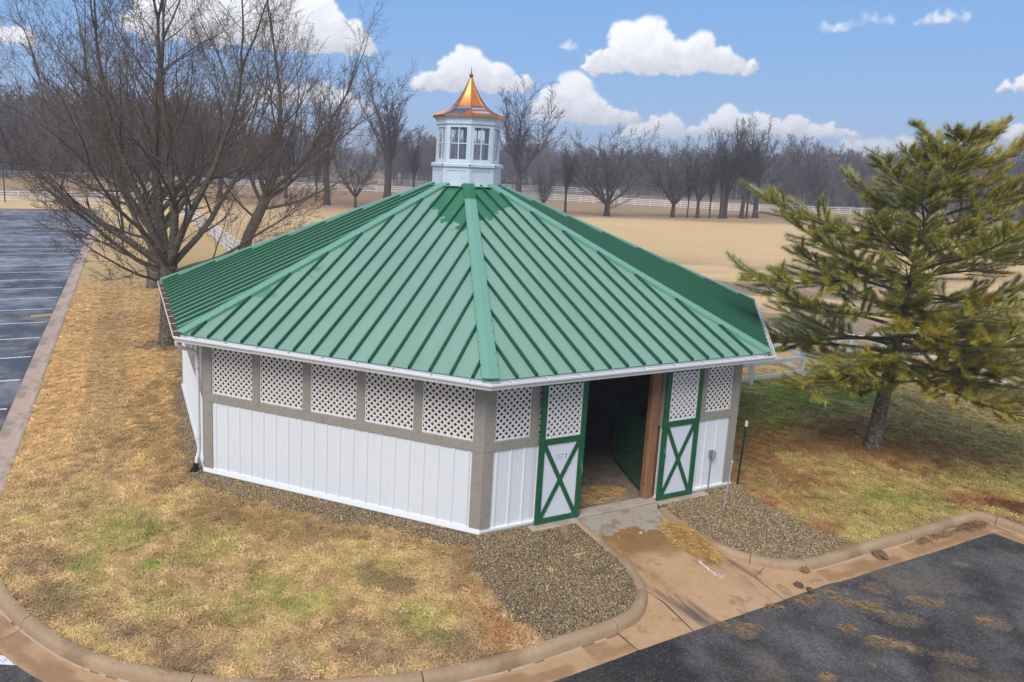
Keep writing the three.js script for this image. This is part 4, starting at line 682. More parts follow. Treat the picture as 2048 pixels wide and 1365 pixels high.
  const lp = [[0, 9.36], [0.034, 9.37], [0.03, 9.39], [0.05, 9.42], [0.056, 9.45], [0.047, 9.485], [0.022, 9.505], [0.014, 9.53], [0.011, 9.6], [0.004, 9.69], [0, 9.692]].map(([r, y]) => new THREE.Vector2(r, y - B));
  mesh('finial', new THREE.LatheGeometry(lp, 16), std([0.16, 0.12, 0.10], 0.4, { metalness: 0.9 }), cup);
  for (const a of [-1, 0, 1]) { const g = new THREE.SphereGeometry(0.03, 8, 6); g.scale(1, 0.8, 0.6); g.translate(0, 6.93 - B, 1.045); g.rotateY(a * Math.PI / 4); mesh('ledge_clip', g, std([0.10, 0.09, 0.085], 0.6), cup); }
}
// green pipe gate swung into the barn
{
  const ha = FA(0), n = [Math.sin(ha), Math.cos(ha)], t = [Math.cos(ha), -Math.sin(ha)], P = (u, inn) => [t[0] * C(u) + n[0] * (AP + inn), t[1] * C(u) + n[1] * (AP + inn)], a = P(4.09, -0.235), b = P(4.66, -1.94), L = Math.hypot(b[0] - a[0], b[1] - a[1]);
  const gate = thing('barn_gate', 'dark green barred steel gate swung open inside the barn doorway', 'gate', [a[0], 0.03, a[1]]); gate.rotation.y = -Math.atan2(b[1] - a[1], b[0] - a[0]);
  const pipe = (x0, y0, x1, y1, r, name) => { const q = new Tubes(); q.tube([[x0, y0, 0], [x1, y1, 0]], [r, r], 7, true); mesh(name, q.geo(), greenPaint, gate); };
  const h0 = 0.09, h1 = 1.6; pipe(0, h0, 0, h1, 0.028, 'gate_stile'); pipe(L, h0, L, h1, 0.028, 'gate_stile'); for (const y of [h0, h1]) pipe(0, y, L, y, 0.026, 'gate_rail');
  for (let i = 1; i < 18; i++) pipe(L * i / 18, h0, L * i / 18, h1, 0.0095, 'gate_bar');
  mesh('hinge', chamferBox(-0.07, 0.03, 1.42, 1.5, -0.03, 0.03), greenPaint, gate); mesh('hinge', chamferBox(-0.07, 0.03, 0.2, 0.28, -0.03, 0.03), greenPaint, gate);
}

// ---------------------------------------------------------------- white board fences
const fenceWhite = new THREE.MeshStandardMaterial({ map: colorTex(128, 128, (i, j) => { const n = fbm(i / 20, j / 20, 4, 3); return mix3([0.66, 0.66, 0.65], [0.80, 0.80, 0.80], n); }), roughness: 0.6 });
const postGeo = (() => { const g = mergeGeometries([chamferBox(-0.065, 0.065, -0.05, 1, -0.065, 0.065, 0.008)]); return g; })(), capGeo = (() => { const f = new Faces(), a = 0.078; f.quad([-a, 0, -a], [a, 0, -a], [a, 0.02, -a], [-a, 0.02, -a]).quad([-a, 0, a], [a, 0, a], [a, 0.02, a], [-a, 0.02, a]).quad([-a, 0, -a], [-a, 0, a], [-a, 0.02, a], [-a, 0.02, -a]).quad([a, 0, -a], [a, 0, a], [a, 0.02, a], [a, 0.02, -a]).quad([-a, 0, -a], [a, 0, -a], [a, 0, a], [-a, 0, a]); const t = [0, 0.07, 0], q = [[-a, 0.02, -a], [a, 0.02, -a], [a, 0.02, a], [-a, 0.02, a]]; for (let i = 0; i < 4; i++) f.tri(q[i], q[(i + 1) % 4], t); return f.geo(); })();
const railGeo = chamferBox(0, 1, -0.07, 0.07, -0.02, 0.02, 0.006);
function fence(label, pts, o = {}) {
  const g = thing('board_fence', label, 'fence', [pts[0][0], 0, pts[0][1]], 'white board fences'), H = o.h || 1.35, sp = o.spacing || 2.44, rails = o.rails || 4, ox = pts[0][0], oz = pts[0][1], every = o.every || 1, r = mulberry(o.seed || 3);
  for (let s = 0; s < pts.length - 1; s++) {
    const [ax, az] = pts[s], [bx, bz] = pts[s + 1], L = Math.hypot(bx - ax, bz - az), n = Math.max(1, Math.round(L / sp)), ang = -Math.atan2(bz - az, bx - ax);
    for (let i = s ? 1 : 0; i <= n; i++) {
      const x = mix(ax, bx, i / n) - ox, z = mix(az, bz, i / n) - oz, p = mesh('post', postGeo, fenceWhite, g); p.position.set(x, -0.02, z); p.scale.y = H; p.rotation.y = ang; p.rotation.z = (r() - 0.5) * 0.02;
      if (o.caps) { const c = mesh('post_cap', capGeo, fenceWhite, g); c.position.set(x, H - 0.02, z); c.rotation.y = ang; }
    }
    for (let i = 0; i < n; i += every) { const e = Math.min(n, i + every); for (let k = 0; k < rails; k++) { const m = mesh('rail', railGeo, fenceWhite, g); m.position.set(mix(ax, bx, i / n) - ox, H * (0.16 + 0.74 * k / (rails - 1)), mix(az, bz, i / n) - oz); m.rotation.y = ang; m.scale.x = L * (e - i) / n; m.rotation.z = (r() - 0.5) * 0.006; } }
  }
  return g;
}
fence('white board fence running from behind the barn past the pine to the right', [[7.6, -0.75], [12.42, -2.97], [17.0, -5.2]], { rails: 3, h: 1.35, caps: true, seed: 1 });
fence('white board fence beyond the pine slanting to the right edge', [[17.0, -5.2], [18.3, -3.9], [19.6, -1.6], [22.5, 4.2]], { rails: 4, h: 1.35, caps: true, seed: 2 });
fence('white board fence leaving the corner post behind the barn toward the field', [[12.42, -3.1], [12.3, -5.4], [11.6, -10.2], [10.4, -17]], { rails: 3, h: 1.35, caps: true, seed: 3 });
fence('white board fence far behind the barn below the line of bare trees', [[-62, -154], [-2.3, -141], [23.6, -137], [41, -127.5], [63.5, -118], [82, -121.5], [105, -127], [150, -140]], { every: 2, spacing: 3.0, h: 1.5, seed: 4 });
fence('white board fence behind the far end of the parking lot', [[-95, -55.5], [-72, -65], [-53.5, -73], [-36.8, -82]], { spacing: 2.6, h: 1.35, seed: 5, every: 2 });
fence('white board fence along the edge of the woods at far left', [[-125, -138], [-108, -143.5], [-90, -150], [-70, -158], [-52, -166]], { spacing: 3.0, h: 1.5, seed: 6, every: 2 });
fence('white board fence running away between the two big bare trees behind the barn', [[-12.2, -24.0], [-15.1, -30.6], [-19.6, -41.4], [-26, -55], [-36.8, -82]], { spacing: 2.6, h: 1.4, seed: 7, every: 2 });
fence('white board fence across the fields beyond the tree line, behind the cupola', [[-60, -215], [-10, -205], [35, -200], [60, -196]], { spacing: 4.2, h: 1.5, seed: 8, every: 4, rails: 3 });
{ const p = thing('utility_pole', 'thin dark pole beyond the parking lot at the left edge', 'pole', [-53.4, 0, -69.7]); const t = new Tubes(); t.tube([[0, -0.1, 0], [0, 3.5, 0], [0.03, 7.1, 0]], [0.075, 0.07, 0.055], 8, true); mesh('shaft', t.geo(), std([0.06, 0.055, 0.045], 0.8), p); const t2 = new Tubes(); t2.tube([[0, 7.0, 0], [0, 7.16, 0]], [0.075, 0.06], 8, true); mesh('cap', t2.geo(), std([0.05, 0.05, 0.05], 0.6), p); }

// ---------------------------------------------------------------- bare winter trees
const barkTex = colorTex(256, 512, (i, j) => { const n = fbm(i / 9, j / 34, 5, 8), m = fbm(i / 40, j / 60, 3, 12); return mix3(mix3([0.085, 0.066, 0.047], [0.29, 0.235, 0.175], sm(0.25, 0.75, n)), [0.115, 0.115, 0.06], sm(0.55, 0.75, m) * 0.5); });
const barkBump = greyTex(256, 512, (i, j) => fbm(i / 8, j / 30, 5, 8));
const bark = new THREE.MeshStandardMaterial({ map: barkTex, bumpMap: barkBump, bumpScale: 0.03, roughness: 0.95 });
const twigMat = std([0.155, 0.108, 0.083], 0.9), farTwig = std([0.082, 0.062, 0.052], 0.95), farBark = std([0.075, 0.06, 0.048], 0.95);
function grower(seed, P) {
  const r = mulberry(seed), thick = new Tubes(), thin = new Tubes();
  function grow(p, d, len, rad, lv) {
    const seg = P.seg[lv] || 3, pts = [p.slice()], rs = [rad], dir = d.slice(), step = len / seg, kids = []; let q = p.slice();
    const end = lv >= P.levels ? 0.35 : 0.28;
    for (let i = 1; i <= seg; i++) {
      const w = P.wander[lv] ?? 0.2; for (let c = 0; c < 3; c++) dir[c] += (r() - 0.5) * w; dir[1] += P.trop[lv] ?? 0.05;
      const l = Math.hypot(...dir); for (let c = 0; c < 3; c++) dir[c] /= l;
      q = [q[0] + dir[0] * step, q[1] + dir[1] * step, q[2] + dir[2] * step]; pts.push(q); rs.push(Math.max(P.min, rad * (1 - (1 - end) * i / seg))); kids.push([q, dir.slice(), i / seg, rs[i]]);
    }
    const sides = rad > 0.12 ? 9 : rad > 0.05 ? 6 : rad > 0.02 ? 4 : 3;
    (rad > P.split ? thick : thin).tube(pts, rs, sides, false);
    if (lv < P.levels) {
      const n = P.kids[lv] * (0.75 + 0.5 * r()); let az = r() * 6.28;
      for (let i = 0; i < n; i++) {
        const t = P.from[lv] + (1 - P.from[lv]) * (i + r() * 0.8) / n, k = Math.min(seg - 1, Math.floor(t * seg)), f = t * seg - k, a = pts[k], b = pts[k + 1] || a, o = [mix(a[0], b[0], f), mix(a[1], b[1], f), mix(a[2], b[2], f)], bd = kids[k][1], br = mix(rs[k], rs[k + 1] ?? rs[k], f);
        az += 2.0 + r() * 0.9; const an = (P.angle[lv] ?? 0.8) * (0.7 + 0.6 * r());
        const ref = Math.abs(bd[1]) < 0.9 ? [0, 1, 0] : [1, 0, 0]; let u = [bd[1] * ref[2] - bd[2] * ref[1], bd[2] * ref[0] - bd[0] * ref[2], bd[0] * ref[1] - bd[1] * ref[0]]; const ul = Math.hypot(...u); u = u.map((v) => v / ul); const v = [bd[1] * u[2] - bd[2] * u[1], bd[2] * u[0] - bd[0] * u[2], bd[0] * u[1] - bd[1] * u[0]];
        const ca = Math.cos(az), sa = Math.sin(az), cn = Math.cos(an), sn = Math.sin(an), nd = [0, 1, 2].map((c) => bd[c] * cn + (u[c] * ca + v[c] * sa) * sn);
        if (nd[1] < (P.low ?? -0.35)) nd[1] *= 0.3;
        const cl = len * P.ratio[lv] * (1.1 - 0.55 * t) * (0.7 + 0.6 * r()), cr = Math.max(P.min, br * (P.thin[lv] ?? 0.55));
        grow(o, nd, cl, cr, lv + 1);
      }
      if (P.fork && lv < P.levels - 1 && lv > 0) { const [o, bd, , br] = kids[seg - 1]; for (const s of [-1, 1]) { const nd = [bd[0] + s * (0.3 + 0.2 * r()) * bd[2], bd[1] + (r() - 0.3) * 0.2, bd[2] - s * (0.3 + 0.2 * r()) * bd[0]], l = Math.hypot(...nd); grow(o, nd.map((v) => v / l), len * 0.45 * (0.8 + 0.4 * r()), br, lv + 1); } }
    }
  }
  return { grow, thick, thin, r, trunk(pts, rs) { thick.tube(pts, rs, 12, false); } };
}
function flare(pts, rs) { return [pts, rs]; }
const BIG = { levels: 5, seg: [8, 9, 7, 5, 3, 2], wander: [0.12, 0.28, 0.34, 0.42, 0.5, 0.5], trop: [0.02, 0.055, 0.06, 0.06, 0.05, 0.04], kids: [8, 6.5, 5.5, 4.2, 2.2], from: [0.4, 0.18, 0.15, 0.15, 0.15], angle: [0.7, 0.75, 0.8, 0.8, 0.8], ratio: [0.8, 0.50, 0.50, 0.52, 0.55], thin: [0.5, 0.46, 0.52, 0.6, 0.7], min: 0.0055, split: 0.022, low: -0.25, fork: true };
function finishTree(g, t, label, matA = bark, matB = twigMat) { mesh('trunk', g.thick.geo(), matA, t); mesh('crown', g.thin.geo(), matB, t); return t; }
{ // nearest tree, low-forked, spreading over the barn and the car park
  const g = grower(2024, BIG), t = thing('bare_tree', 'largest bare tree, low-forked with wide limbs, just behind the barn at left', 'tree', [-10.44, 0, -4.76], 'bare trees by the barn');
  g.trunk([[0, -0.2, 0], [0.0, 0.1, 0], [0.01, 0.5, 0], [0.04, 1.4, 0], [0.08, 2.4, 0], [0.12, 2.95, 0]], [0.46, 0.36, 0.29, 0.26, 0.27, 0.3]);
  const limbs = [   // start height, direction, length, radius
    [2.85, [-0.80, 0.42, 0.18], 7.2, 0.14], [2.75, [-0.62, 0.60, -0.35], 6.8, 0.13], [2.95, [-0.42, 0.85, 0.25], 7.6, 0.15], [2.9, [-0.15, 0.97, 0.05], 8.2, 0.17], [2.95, [0.16, 0.97, -0.12], 8.4, 0.17], [2.9, [0.40, 0.88, 0.2], 7.6, 0.15], [2.8, [0.60, 0.70, -0.28], 7.0, 0.13], [2.65, [0.85, 0.30, 0.12], 4.6, 0.085], [2.6, [-0.9, 0.22, -0.2], 5.6, 0.10], [2.7, [0.05, 0.6, 0.8], 5.4, 0.10], [2.75, [-0.25, 0.7, -0.68], 6.6, 0.13], [2.3, [-0.75, 0.12, 0.5], 3.4, 0.06]];
  for (const [h, d, L, rd] of limbs) { const l = Math.hypot(...d); g.grow([0.1, h, 0], d.map((v) => v / l), L, rd, 1); }
  finishTree(g, t);
}
{ // second tree farther along the kerb
  const g = grower(77, BIG), t = thing('bare_tree', 'tall bare tree with grey trunk and brown mulch ring, second along the kerb', 'tree', [-15.0, 0, -15.84], 'bare trees by the barn');
  g.trunk([[0, -0.2, 0], [0, 0.1, 0], [0, 0.6, 0], [0.03, 2, 0], [0.05, 3.2, 0.0], [0.1, 4.6, 0]], [0.56, 0.42, 0.34, 0.3, 0.29, 0.26]);
  const r = g.r; for (let i = 0; i < 11; i++) { const a = i * 2.4 + 0.3, up = 0.5 + 0.9 * r(), d = [Math.cos(a), up, Math.sin(a)], l = Math.hypot(...d); g.grow([0.05, 2.6 + 2.0 * i / 11, 0], d.map((v) => v / l), 6.2 + 2.2 * r(), 0.10 + 0.06 * r(), 1); }
  g.grow([0.1, 4.5, 0], [0.05, 1, 0.02], 9, 0.2, 1);
  finishTree(g, t);
}
{ // leaning tree behind the left roof slope
  const g = grower(555, BIG), t = thing('bare_tree', 'bare tree leaning right, rising behind the left roof slope', 'tree', [-11.4, 0, -21.5], 'bare trees by the barn');
  g.trunk([[-0.7, -0.2, 0], [-0.66, 0.15, 0], [-0.55, 0.8, 0], [-0.1, 2.2, 0], [0.55, 3.6, 0], [1.2, 5.0, 0]], [0.56, 0.42, 0.35, 0.32, 0.31, 0.28]);
  for (const [p, d, L, rd] of [[[1.2, 5, 0], [0.35, 0.95, 0.05], 8.2, 0.2], [[1.15, 4.9, 0], [0.75, 0.62, 0.25], 7.8, 0.16], [[1.0, 4.6, 0], [-0.18, 0.97, 0.2], 7.8, 0.16], [[0.9, 4.4, 0], [0.72, 0.55, -0.45], 7.0, 0.14], [[0.8, 4.1, 0], [-0.45, 0.82, -0.3], 6.2, 0.12], [[0.7, 3.9, 0], [0.95, 0.25, 0.3], 5.8, 0.10], [[0.4, 3.3, 0], [-0.7, 0.6, 0.35], 4.8, 0.08], [[0.9, 4.3, 0], [0.2, 0.8, 0.6], 6.5, 0.13]]) { const l = Math.hypot(...d); g.grow(p, d.map((v) => v / l), L, rd, 1); }
  finishTree(g, t);
}
// middle-distance trees along the edge of the field: a few grown forms, each tree turned and scaled
const MID = { levels: 4, seg: [8, 7, 5, 3, 2], wander: [0.1, 0.24, 0.32, 0.42, 0.5], trop: [0.02, 0.08, 0.07, 0.06, 0.05], kids: [9, 7, 5.5, 4], from: [0.3, 0.2, 0.15, 0.15], angle: [0.62, 0.62, 0.7, 0.75], ratio: [0.62, 0.46, 0.48, 0.52], thin: [0.48, 0.48, 0.55, 0.65], min: 0.02, split: 0.05, low: -0.2, fork: true };
const forms = [];
for (let i = 0; i < 6; i++) {
  const g = grower(900 + i * 13, { ...MID, angle: [[0.55, 0.6, 0.7, 0.75], [0.75, 0.7, 0.75, 0.8], [0.42, 0.5, 0.65, 0.7]][i % 3] }), H = 15, r = g.r, fk = [4.0, 3.4, 5.4, 4.0, 2.6, 4.6][i];
  const cx = (r() - 0.5) * 0.5; g.trunk([[0, -0.3, 0], [0, 0.2, 0], [0.02, 1, 0], [cx * 0.5, fk * 0.6, 0], [cx, fk, 0]], [0.62, 0.46, 0.38, 0.34, 0.33]);
  const n = [7, 9, 5, 8, 8, 6][i]; for (let k = 0; k < n; k++) { const a = k * 2.4 + r(), sp = (i % 3 === 2 ? 0.28 : i % 3 === 1 ? 0.75 : 0.5) * (0.5 + r()), d = [Math.cos(a) * sp, 1, Math.sin(a) * sp], l = Math.hypot(...d); g.grow([cx, fk * (0.75 + 0.25 * r()), 0], d.map((v) => v / l), (H - fk) * (0.62 + 0.28 * r()), 0.13 + 0.09 * r(), 1); }
  if (i % 3 === 2) g.grow([cx, fk, 0], [0, 1, 0], (H - fk) * 0.95, 0.26, 1);
  const low = i === 0 || i === 4; if (low) for (let k = 0; k < 3; k++) { const a = r() * 6.28; g.grow([0, fk * 0.6, 0], [Math.cos(a) * 0.8, 0.15, Math.sin(a) * 0.8], 4.5, 0.09, 2); }
  const tg = g.thick.geo(), cg = g.thin.geo(); let top = 0; for (let k = 1; k < g.thin.p.length; k += 3) top = Math.max(top, g.thin.p[k]);
  forms.push({ tg, cg, top });
}
const ROW = [   // x, z, height, form, width factor, label
  [27.9, -88.4, 14.8, 4, 1.15, 'broad round bare tree right of the cupola, standing alone at the field edge'],
  [21.6, -89.5, 13.0, 2, 0.7, 'slim bare tree just left of the broad lone tree at the field edge'],
  [19.8, -130.8, 25.5, 0, 1.0, 'tall bare tree immediately right of the cupola'],
  [17.4, -86, 9, 1, 0.55, 'small crooked bare tree beside the right roof hip, near the slim tree'],
  [39.2, -91.0, 12.6, 1, 1.0, 'bare tree with forked leaning stems, first of the clump right of the lone broad tree'],
  [41.8, -91.6, 9.5, 2, 0.5, 'thin sapling between the forked tree and the round-topped tree'],
  [43.7, -92.2, 13.6, 3, 0.75, 'round-topped bare tree on a slim straight stem, second of the clump'],
  [46.0, -93, 10.5, 5, 0.5, 'narrow bare tree squeezed between round-topped tree and tallest pair'],
  [48.1, -93.3, 16.6, 2, 1.0, 'tall twin-stemmed bare tree, left of the tallest pair in the clump'],
  [49.2, -94.5, 15.5, 5, 0.8, 'tall bare tree close behind the twin-stemmed tree'],
  [52.4, -95.4, 16.5, 2, 0.85, 'tall bare tree in the middle of the right-hand clump'],
  [53.4, -95.8, 14.0, 5, 0.6, 'slender bare tree touching the middle tree of the right-hand clump'],
  [56.1, -98.3, 17.4, 0, 0.95, 'bare tree with one low sweeping limb, last of the right-hand clump'],
  [92.2, -143.9, 17.0, 1, 0.95, 'open-crowned bare tree standing alone between the clump and the pine'],
  [103, -140, 15.0, 3, 0.9, 'bare tree partly hidden behind the left boughs of the pine'],
  [109, -141, 14.0, 5, 0.8, 'thin-stemmed bare tree behind the pine, by the far fence'],
  [118, -139, 14.5, 0, 0.9, 'bare tree behind the middle of the pine, at the far fence'],
  [128, -120, 19.0, 4, 1.0, 'large bare tree at the right edge behind the pine'],
  [133, -133, 16.0, 3, 0.9, 'bare tree at the far right edge, beyond the large one'],
  [-7.4, -114.1, 25.5, 2, 1.25, 'tall vase-shaped bare tree immediately left of the cupola'],
  [-15.6, -89.1, 22.0, 2, 0.95, 'tall straight bare tree between the leaning tree and the cupola'],
  [-10.9, -85.8, 10.5, 1, 0.7, 'small bare tree just right of the tall straight one'],
  [-18.5, -98, 12, 5, 0.6, 'slim bare tree left of the tall straight one'],
  [-2.5, -122, 14.5, 5, 0.6, 'slim bare tree close to the left side of the cupola'],
  [-34.5, -98.1, 16.5, 0, 0.95, 'bare tree with thick trunk seen between the two trees by the barn'],
  [-29.0, -108, 14.0, 3, 0.8, 'bare tree right of the thick-trunked one behind the big limbs'],
  [-24.5, -103, 15.0, 5, 0.8, 'straight-stemmed bare tree behind the leaning tree'],
  [8, -150, 15, 3, 0.8, 'bare tree beyond the fence, hidden mostly by the cupola'],
  [33, -108, 11, 5, 0.6, 'slim pale bare tree behind the broad lone tree'],
  [68, -112, 9.5, 1, 0.7, 'low bare tree by the far fence, right of the clump'],
];
const rowRand = mulberry(31);
for (const [x, z, h, f, w, label] of ROW) {
  const F = forms[f], s = h / F.top, t = thing('bare_tree', label, 'tree', [x, 0, z], 'bare trees along the field edge'); t.rotation.y = rowRand() * 6.28; const ww = s * Math.min(1.5, w * 1.32); t.scale.set(ww, s, ww);
  mesh('trunk', F.tg, farBark, t); mesh('crown', F.cg, farTwig, t);
}
// the woods behind: thousands of stems that read as one mass
{
  const W = { levels: 3, seg: [6, 5, 4, 3], wander: [0.1, 0.3, 0.4, 0.5], trop: [0.02, 0.09, 0.08, 0.06], kids: [12, 7, 5], from: [0.15, 0.15, 0.15], angle: [0.55, 0.65, 0.7], ratio: [0.42, 0.45, 0.5], thin: [0.4, 0.5, 0.6], min: 0.03, split: 99, low: -0.1, fork: false };
  const root = new THREE.Group(); root.name = 'far_woods'; scene.add(root); stuff(root, 'purple-brown leafless woods closing the fields on the horizon', 'woods');
  const r = mulberry(8), list = [[], [], [], []];
  const put = (x, z, h) => list[Math.floor(r() * 4)].push([x, z, h]);
  const band = (n, az0, az1, d0, d1, h0, h1) => { for (let i = 0; i < n; i++) { const a = mix(az0, az1, r()) * Math.PI / 180, d = mix(d0, d1, Math.pow(r(), 0.8)); put(-1.4 + Math.sin(a) * d, 20.7 - Math.cos(a) * d, mix(h0, h1, r()) * (0.8 + 0.35 * r())); } };
  band(520, -42, -15, 186, 265, 11, 21); band(260, -42, -15, 182, 235, 4, 9);
  band(230, -16, -8, 225, 340, 7, 14); band(240, -3, 10, 215, 330, 9, 15); band(120, -9, -2, 420, 560, 8, 12);
  band(800, 9, 50, 225, 340, 8, 13.5); band(420, 9, 50, 215, 310, 4, 8); band(160, 26, 52, 195, 250, 9, 15); band(90, 29, 50, 175, 205, 7, 12);
  for (let v = 0; v < 4; v++) {
    const g = grower(4000 + v, W); g.grow([0, -0.2, 0], [0, 1, 0], 12, 0.17, 0); const geo = g.thin.geo(), im = new THREE.InstancedMesh(geo, new THREE.MeshStandardMaterial({ color: 0xffffff, roughness: 0.95 }), list[v].length), m = new THREE.Matrix4(), q = new THREE.Quaternion(), c = new THREE.Color(); im.name = 'woods_stems'; im.userData.kind = 'stuff'; im.castShadow = im.receiveShadow = true;
    list[v].forEach(([x, z, h], k) => { q.setFromAxisAngle(V3(0, 1, 0), r() * 6.28); const s = h / 12.5; m.compose(V3(x, 0, z), q, V3(s * (0.9 + 0.5 * r()), s, s * (0.9 + 0.5 * r()))); im.setMatrixAt(k, m); const t = r(); c.setRGB(mix(0.13, 0.23, t), mix(0.10, 0.175, t), mix(0.095, 0.17, t)); im.setColorAt(k, c); });
    root.add(im);
  }
}
// low blue hills on the horizon
{
  const f = new Faces(), N = 120; for (let i = 0; i < N; i++) { const a0 = mix(-60, 70, i / N) * Math.PI / 180, a1 = mix(-60, 70, (i + 1) / N) * Math.PI / 180, D = 1900, hh = (a) => 18 + 62 * Math.pow(fbm(a * 5 + 3, 0.5, 4, 6), 1.4), P = (a, d, y) => [Math.sin(a) * d, y, 20 - Math.cos(a) * d]; f.quad(P(a0, D, -1), P(a1, D, -1), P(a1, D + 260, hh(a1)), P(a0, D + 260, hh(a0))); f.quad(P(a0, D + 260, hh(a0)), P(a1, D + 260, hh(a1)), P(a1, D + 600, -1), P(a0, D + 600, -1)); }
  structure(mesh('hills', toCreasedNormals(f.geo(), 1), std([0.075, 0.085, 0.085], 1)));
}

// ---------------------------------------------------------------- the pine
{
  const pine = thing('pine_tree', 'lone long-needled pine with tufted yellow-green boughs right of the barn', 'tree', [10.85, 0, 3.37]); pine.scale.y = 0.96;
  const wd = new Tubes(), r = mulberry(64), axis = (h) => [0.12 * Math.sin(h * 0.7) + 0.016 * h * h, h, -0.06 * Math.sin(h * 0.9)];
  const tp = [], tr = []; for (let i = 0; i <= 22; i++) { const h = -0.15 + i * 0.385; tp.push(axis(h)); tr.push(h < 0.3 ? 0.19 + (0.3 - h) * 0.12 : Math.max(0.012, 0.185 * (1 - h / 8.5) + 0.008)); }
  wd.tube(tp, tr, 12, false);
  const P = [], N = [], Cc = [];
  const tuft = (p, d, gold) => {
    const n = 19 + Math.floor(r() * 7), L0 = 0.15 + r() * 0.07; const ref = Math.abs(d[1]) < 0.9 ? [0, 1, 0] : [1, 0, 0]; let u = [d[1] * ref[2] - d[2] * ref[1], d[2] * ref[0] - d[0] * ref[2], d[0] * ref[1] - d[1] * ref[0]]; const ul = Math.hypot(...u); u = u.map((q) => q / ul); const v = [d[1] * u[2] - d[2] * u[1], d[2] * u[0] - d[0] * u[2], d[0] * u[1] - d[1] * u[0]];
    const tone = r(), base = gold > r() ? [0.70, 0.53, 0.055] : tone < 0.6 ? [0.47, 0.44, 0.065] : [0.31, 0.34, 0.07];
    for (let i = 0; i < n; i++) {
      const a = r() * 6.283, sp = 0.25 + r() * 0.75, back = -r() * 0.1, o = [p[0] + d[0] * back, p[1] + d[1] * back, p[2] + d[2] * back];
      const q = [0, 1, 2].map((c) => d[c] + (u[c] * Math.cos(a) + v[c] * Math.sin(a)) * sp); q[1] -= 0.12; const ql = Math.hypot(...q), L = L0 * (0.8 + 0.4 * r()), nx = [0, 1, 2].map((c) => q[c] / ql), w = 0.0055, s = [nx[1] * 0.3 - nx[2], nx[2] * 0.2 - nx[0] * 0.3, nx[0] - nx[1] * 0.2], sl = Math.hypot(...s);
      P.push(o[0] - s[0] / sl * w, o[1] - s[1] / sl * w, o[2] - s[2] / sl * w, o[0] + s[0] / sl * w, o[1] + s[1] / sl * w, o[2] + s[2] / sl * w, o[0] + nx[0] * L, o[1] + nx[1] * L, o[2] + nx[2] * L);
      const l = 0.75 + 0.5 * r(); for (let k = 0; k < 3; k++) { N.push(nx[0] * 0.5, 0.6 + nx[1] * 0.5, nx[2] * 0.5); Cc.push(base[0] * l, base[1] * l, base[2] * l); }
    }
  };
  const bough = (h, az, L, rise, gold) => {
    const o = axis(h), seg = 9, pts = [o], d = [Math.cos(az), rise, Math.sin(az)]; let q = o.slice(), dl = Math.hypot(...d); let dir = d.map((x) => x / dl); const dirs = [dir.slice()];
    for (let i = 1; i <= seg; i++) { const t = i / seg; dir[0] += (r() - 0.5) * 0.16; dir[2] += (r() - 0.5) * 0.16; dir[1] += (t < 0.55 ? -0.055 : 0.085) + (r() - 0.5) * 0.06; dl = Math.hypot(...dir); dir = dir.map((x) => x / dl); q = [0, 1, 2].map((c) => q[c] + dir[c] * L / seg); pts.push(q); dirs.push(dir.slice()); }
    const r0 = 0.012 + 0.011 * L; wd.tube(pts, pts.map((_, i) => Math.max(0.006, r0 * (1 - 0.85 * i / seg))), 5, false);
    const ns = Math.round(8 + L * 6.6);
    for (let i = 0; i < ns; i++) {
      const t = 0.28 + 0.72 * (i + r() * 0.7) / ns, k = Math.min(seg - 1, Math.floor(t * seg)), f = t * seg - k, p = [0, 1, 2].map((c) => mix(pts[k][c], pts[k + 1][c], f)), bd = dirs[k], side = i % 2 ? 1 : -1, an = 0.5 + 0.5 * r(), hx = -bd[2], hz = bd[0], hl = Math.hypot(hx, hz) || 1;
      let sd = [bd[0] * Math.cos(an) + side * hx / hl * Math.sin(an), bd[1] * 0.6 + (r() - 0.4) * 0.75, bd[2] * Math.cos(an) + side * hz / hl * Math.sin(an)]; let l = Math.hypot(...sd); sd = sd.map((x) => x / l);
      const sl = L * (0.34 - 0.2 * t) * (0.7 + 0.6 * r()) + 0.16, sp = [p]; let s = p.slice(); const n2 = 4; const sdirs = []; for (let j = 1; j <= n2; j++) { sd[1] += 0.05 + (r() - 0.5) * 0.15; sd[0] += (r() - 0.5) * 0.2; sd[2] += (r() - 0.5) * 0.2; l = Math.hypot(...sd); sd = sd.map((x) => x / l); s = [0, 1, 2].map((c) => s[c] + sd[c] * sl / n2); sp.push(s); sdirs.push(sd.slice()); }
      wd.tube(sp, [0.009, 0.008, 0.007, 0.005, 0.004], 3, false);
      const nt = Math.max(4, Math.round(sl / 0.072));
      for (let j = 0; j < nt; j++) { const tt = 0.25 + 0.75 * (j + 1) / nt, kk = Math.min(n2 - 1, Math.floor(tt * n2 - 1e-6)), ff = tt * n2 - kk, e = [0, 1, 2].map((c) => mix(sp[kk][c], sp[kk + 1][c], ff)); const dd = [0, 1, 2].map((c) => sdirs[kk][c] + (r() - 0.5) * 0.7); dd[1] += 0.12; const ddl = Math.hypot(...dd); tuft(e, dd.map((x) => x / ddl), gold); }
    }
    tuft(pts[seg], dirs[seg], gold);
  };
  const prof = (h) => h < 1.6 ? 2.2 : h < 2.4 ? 3.4 : h < 3.4 ? 3.9 : h < 4.6 ? 3.7 : h < 5.6 ? 3.5 : h < 6.5 ? 2.7 : h < 7.3 ? 1.9 : h < 8 ? 1.1 : 0.5;
  let az = 0.4;
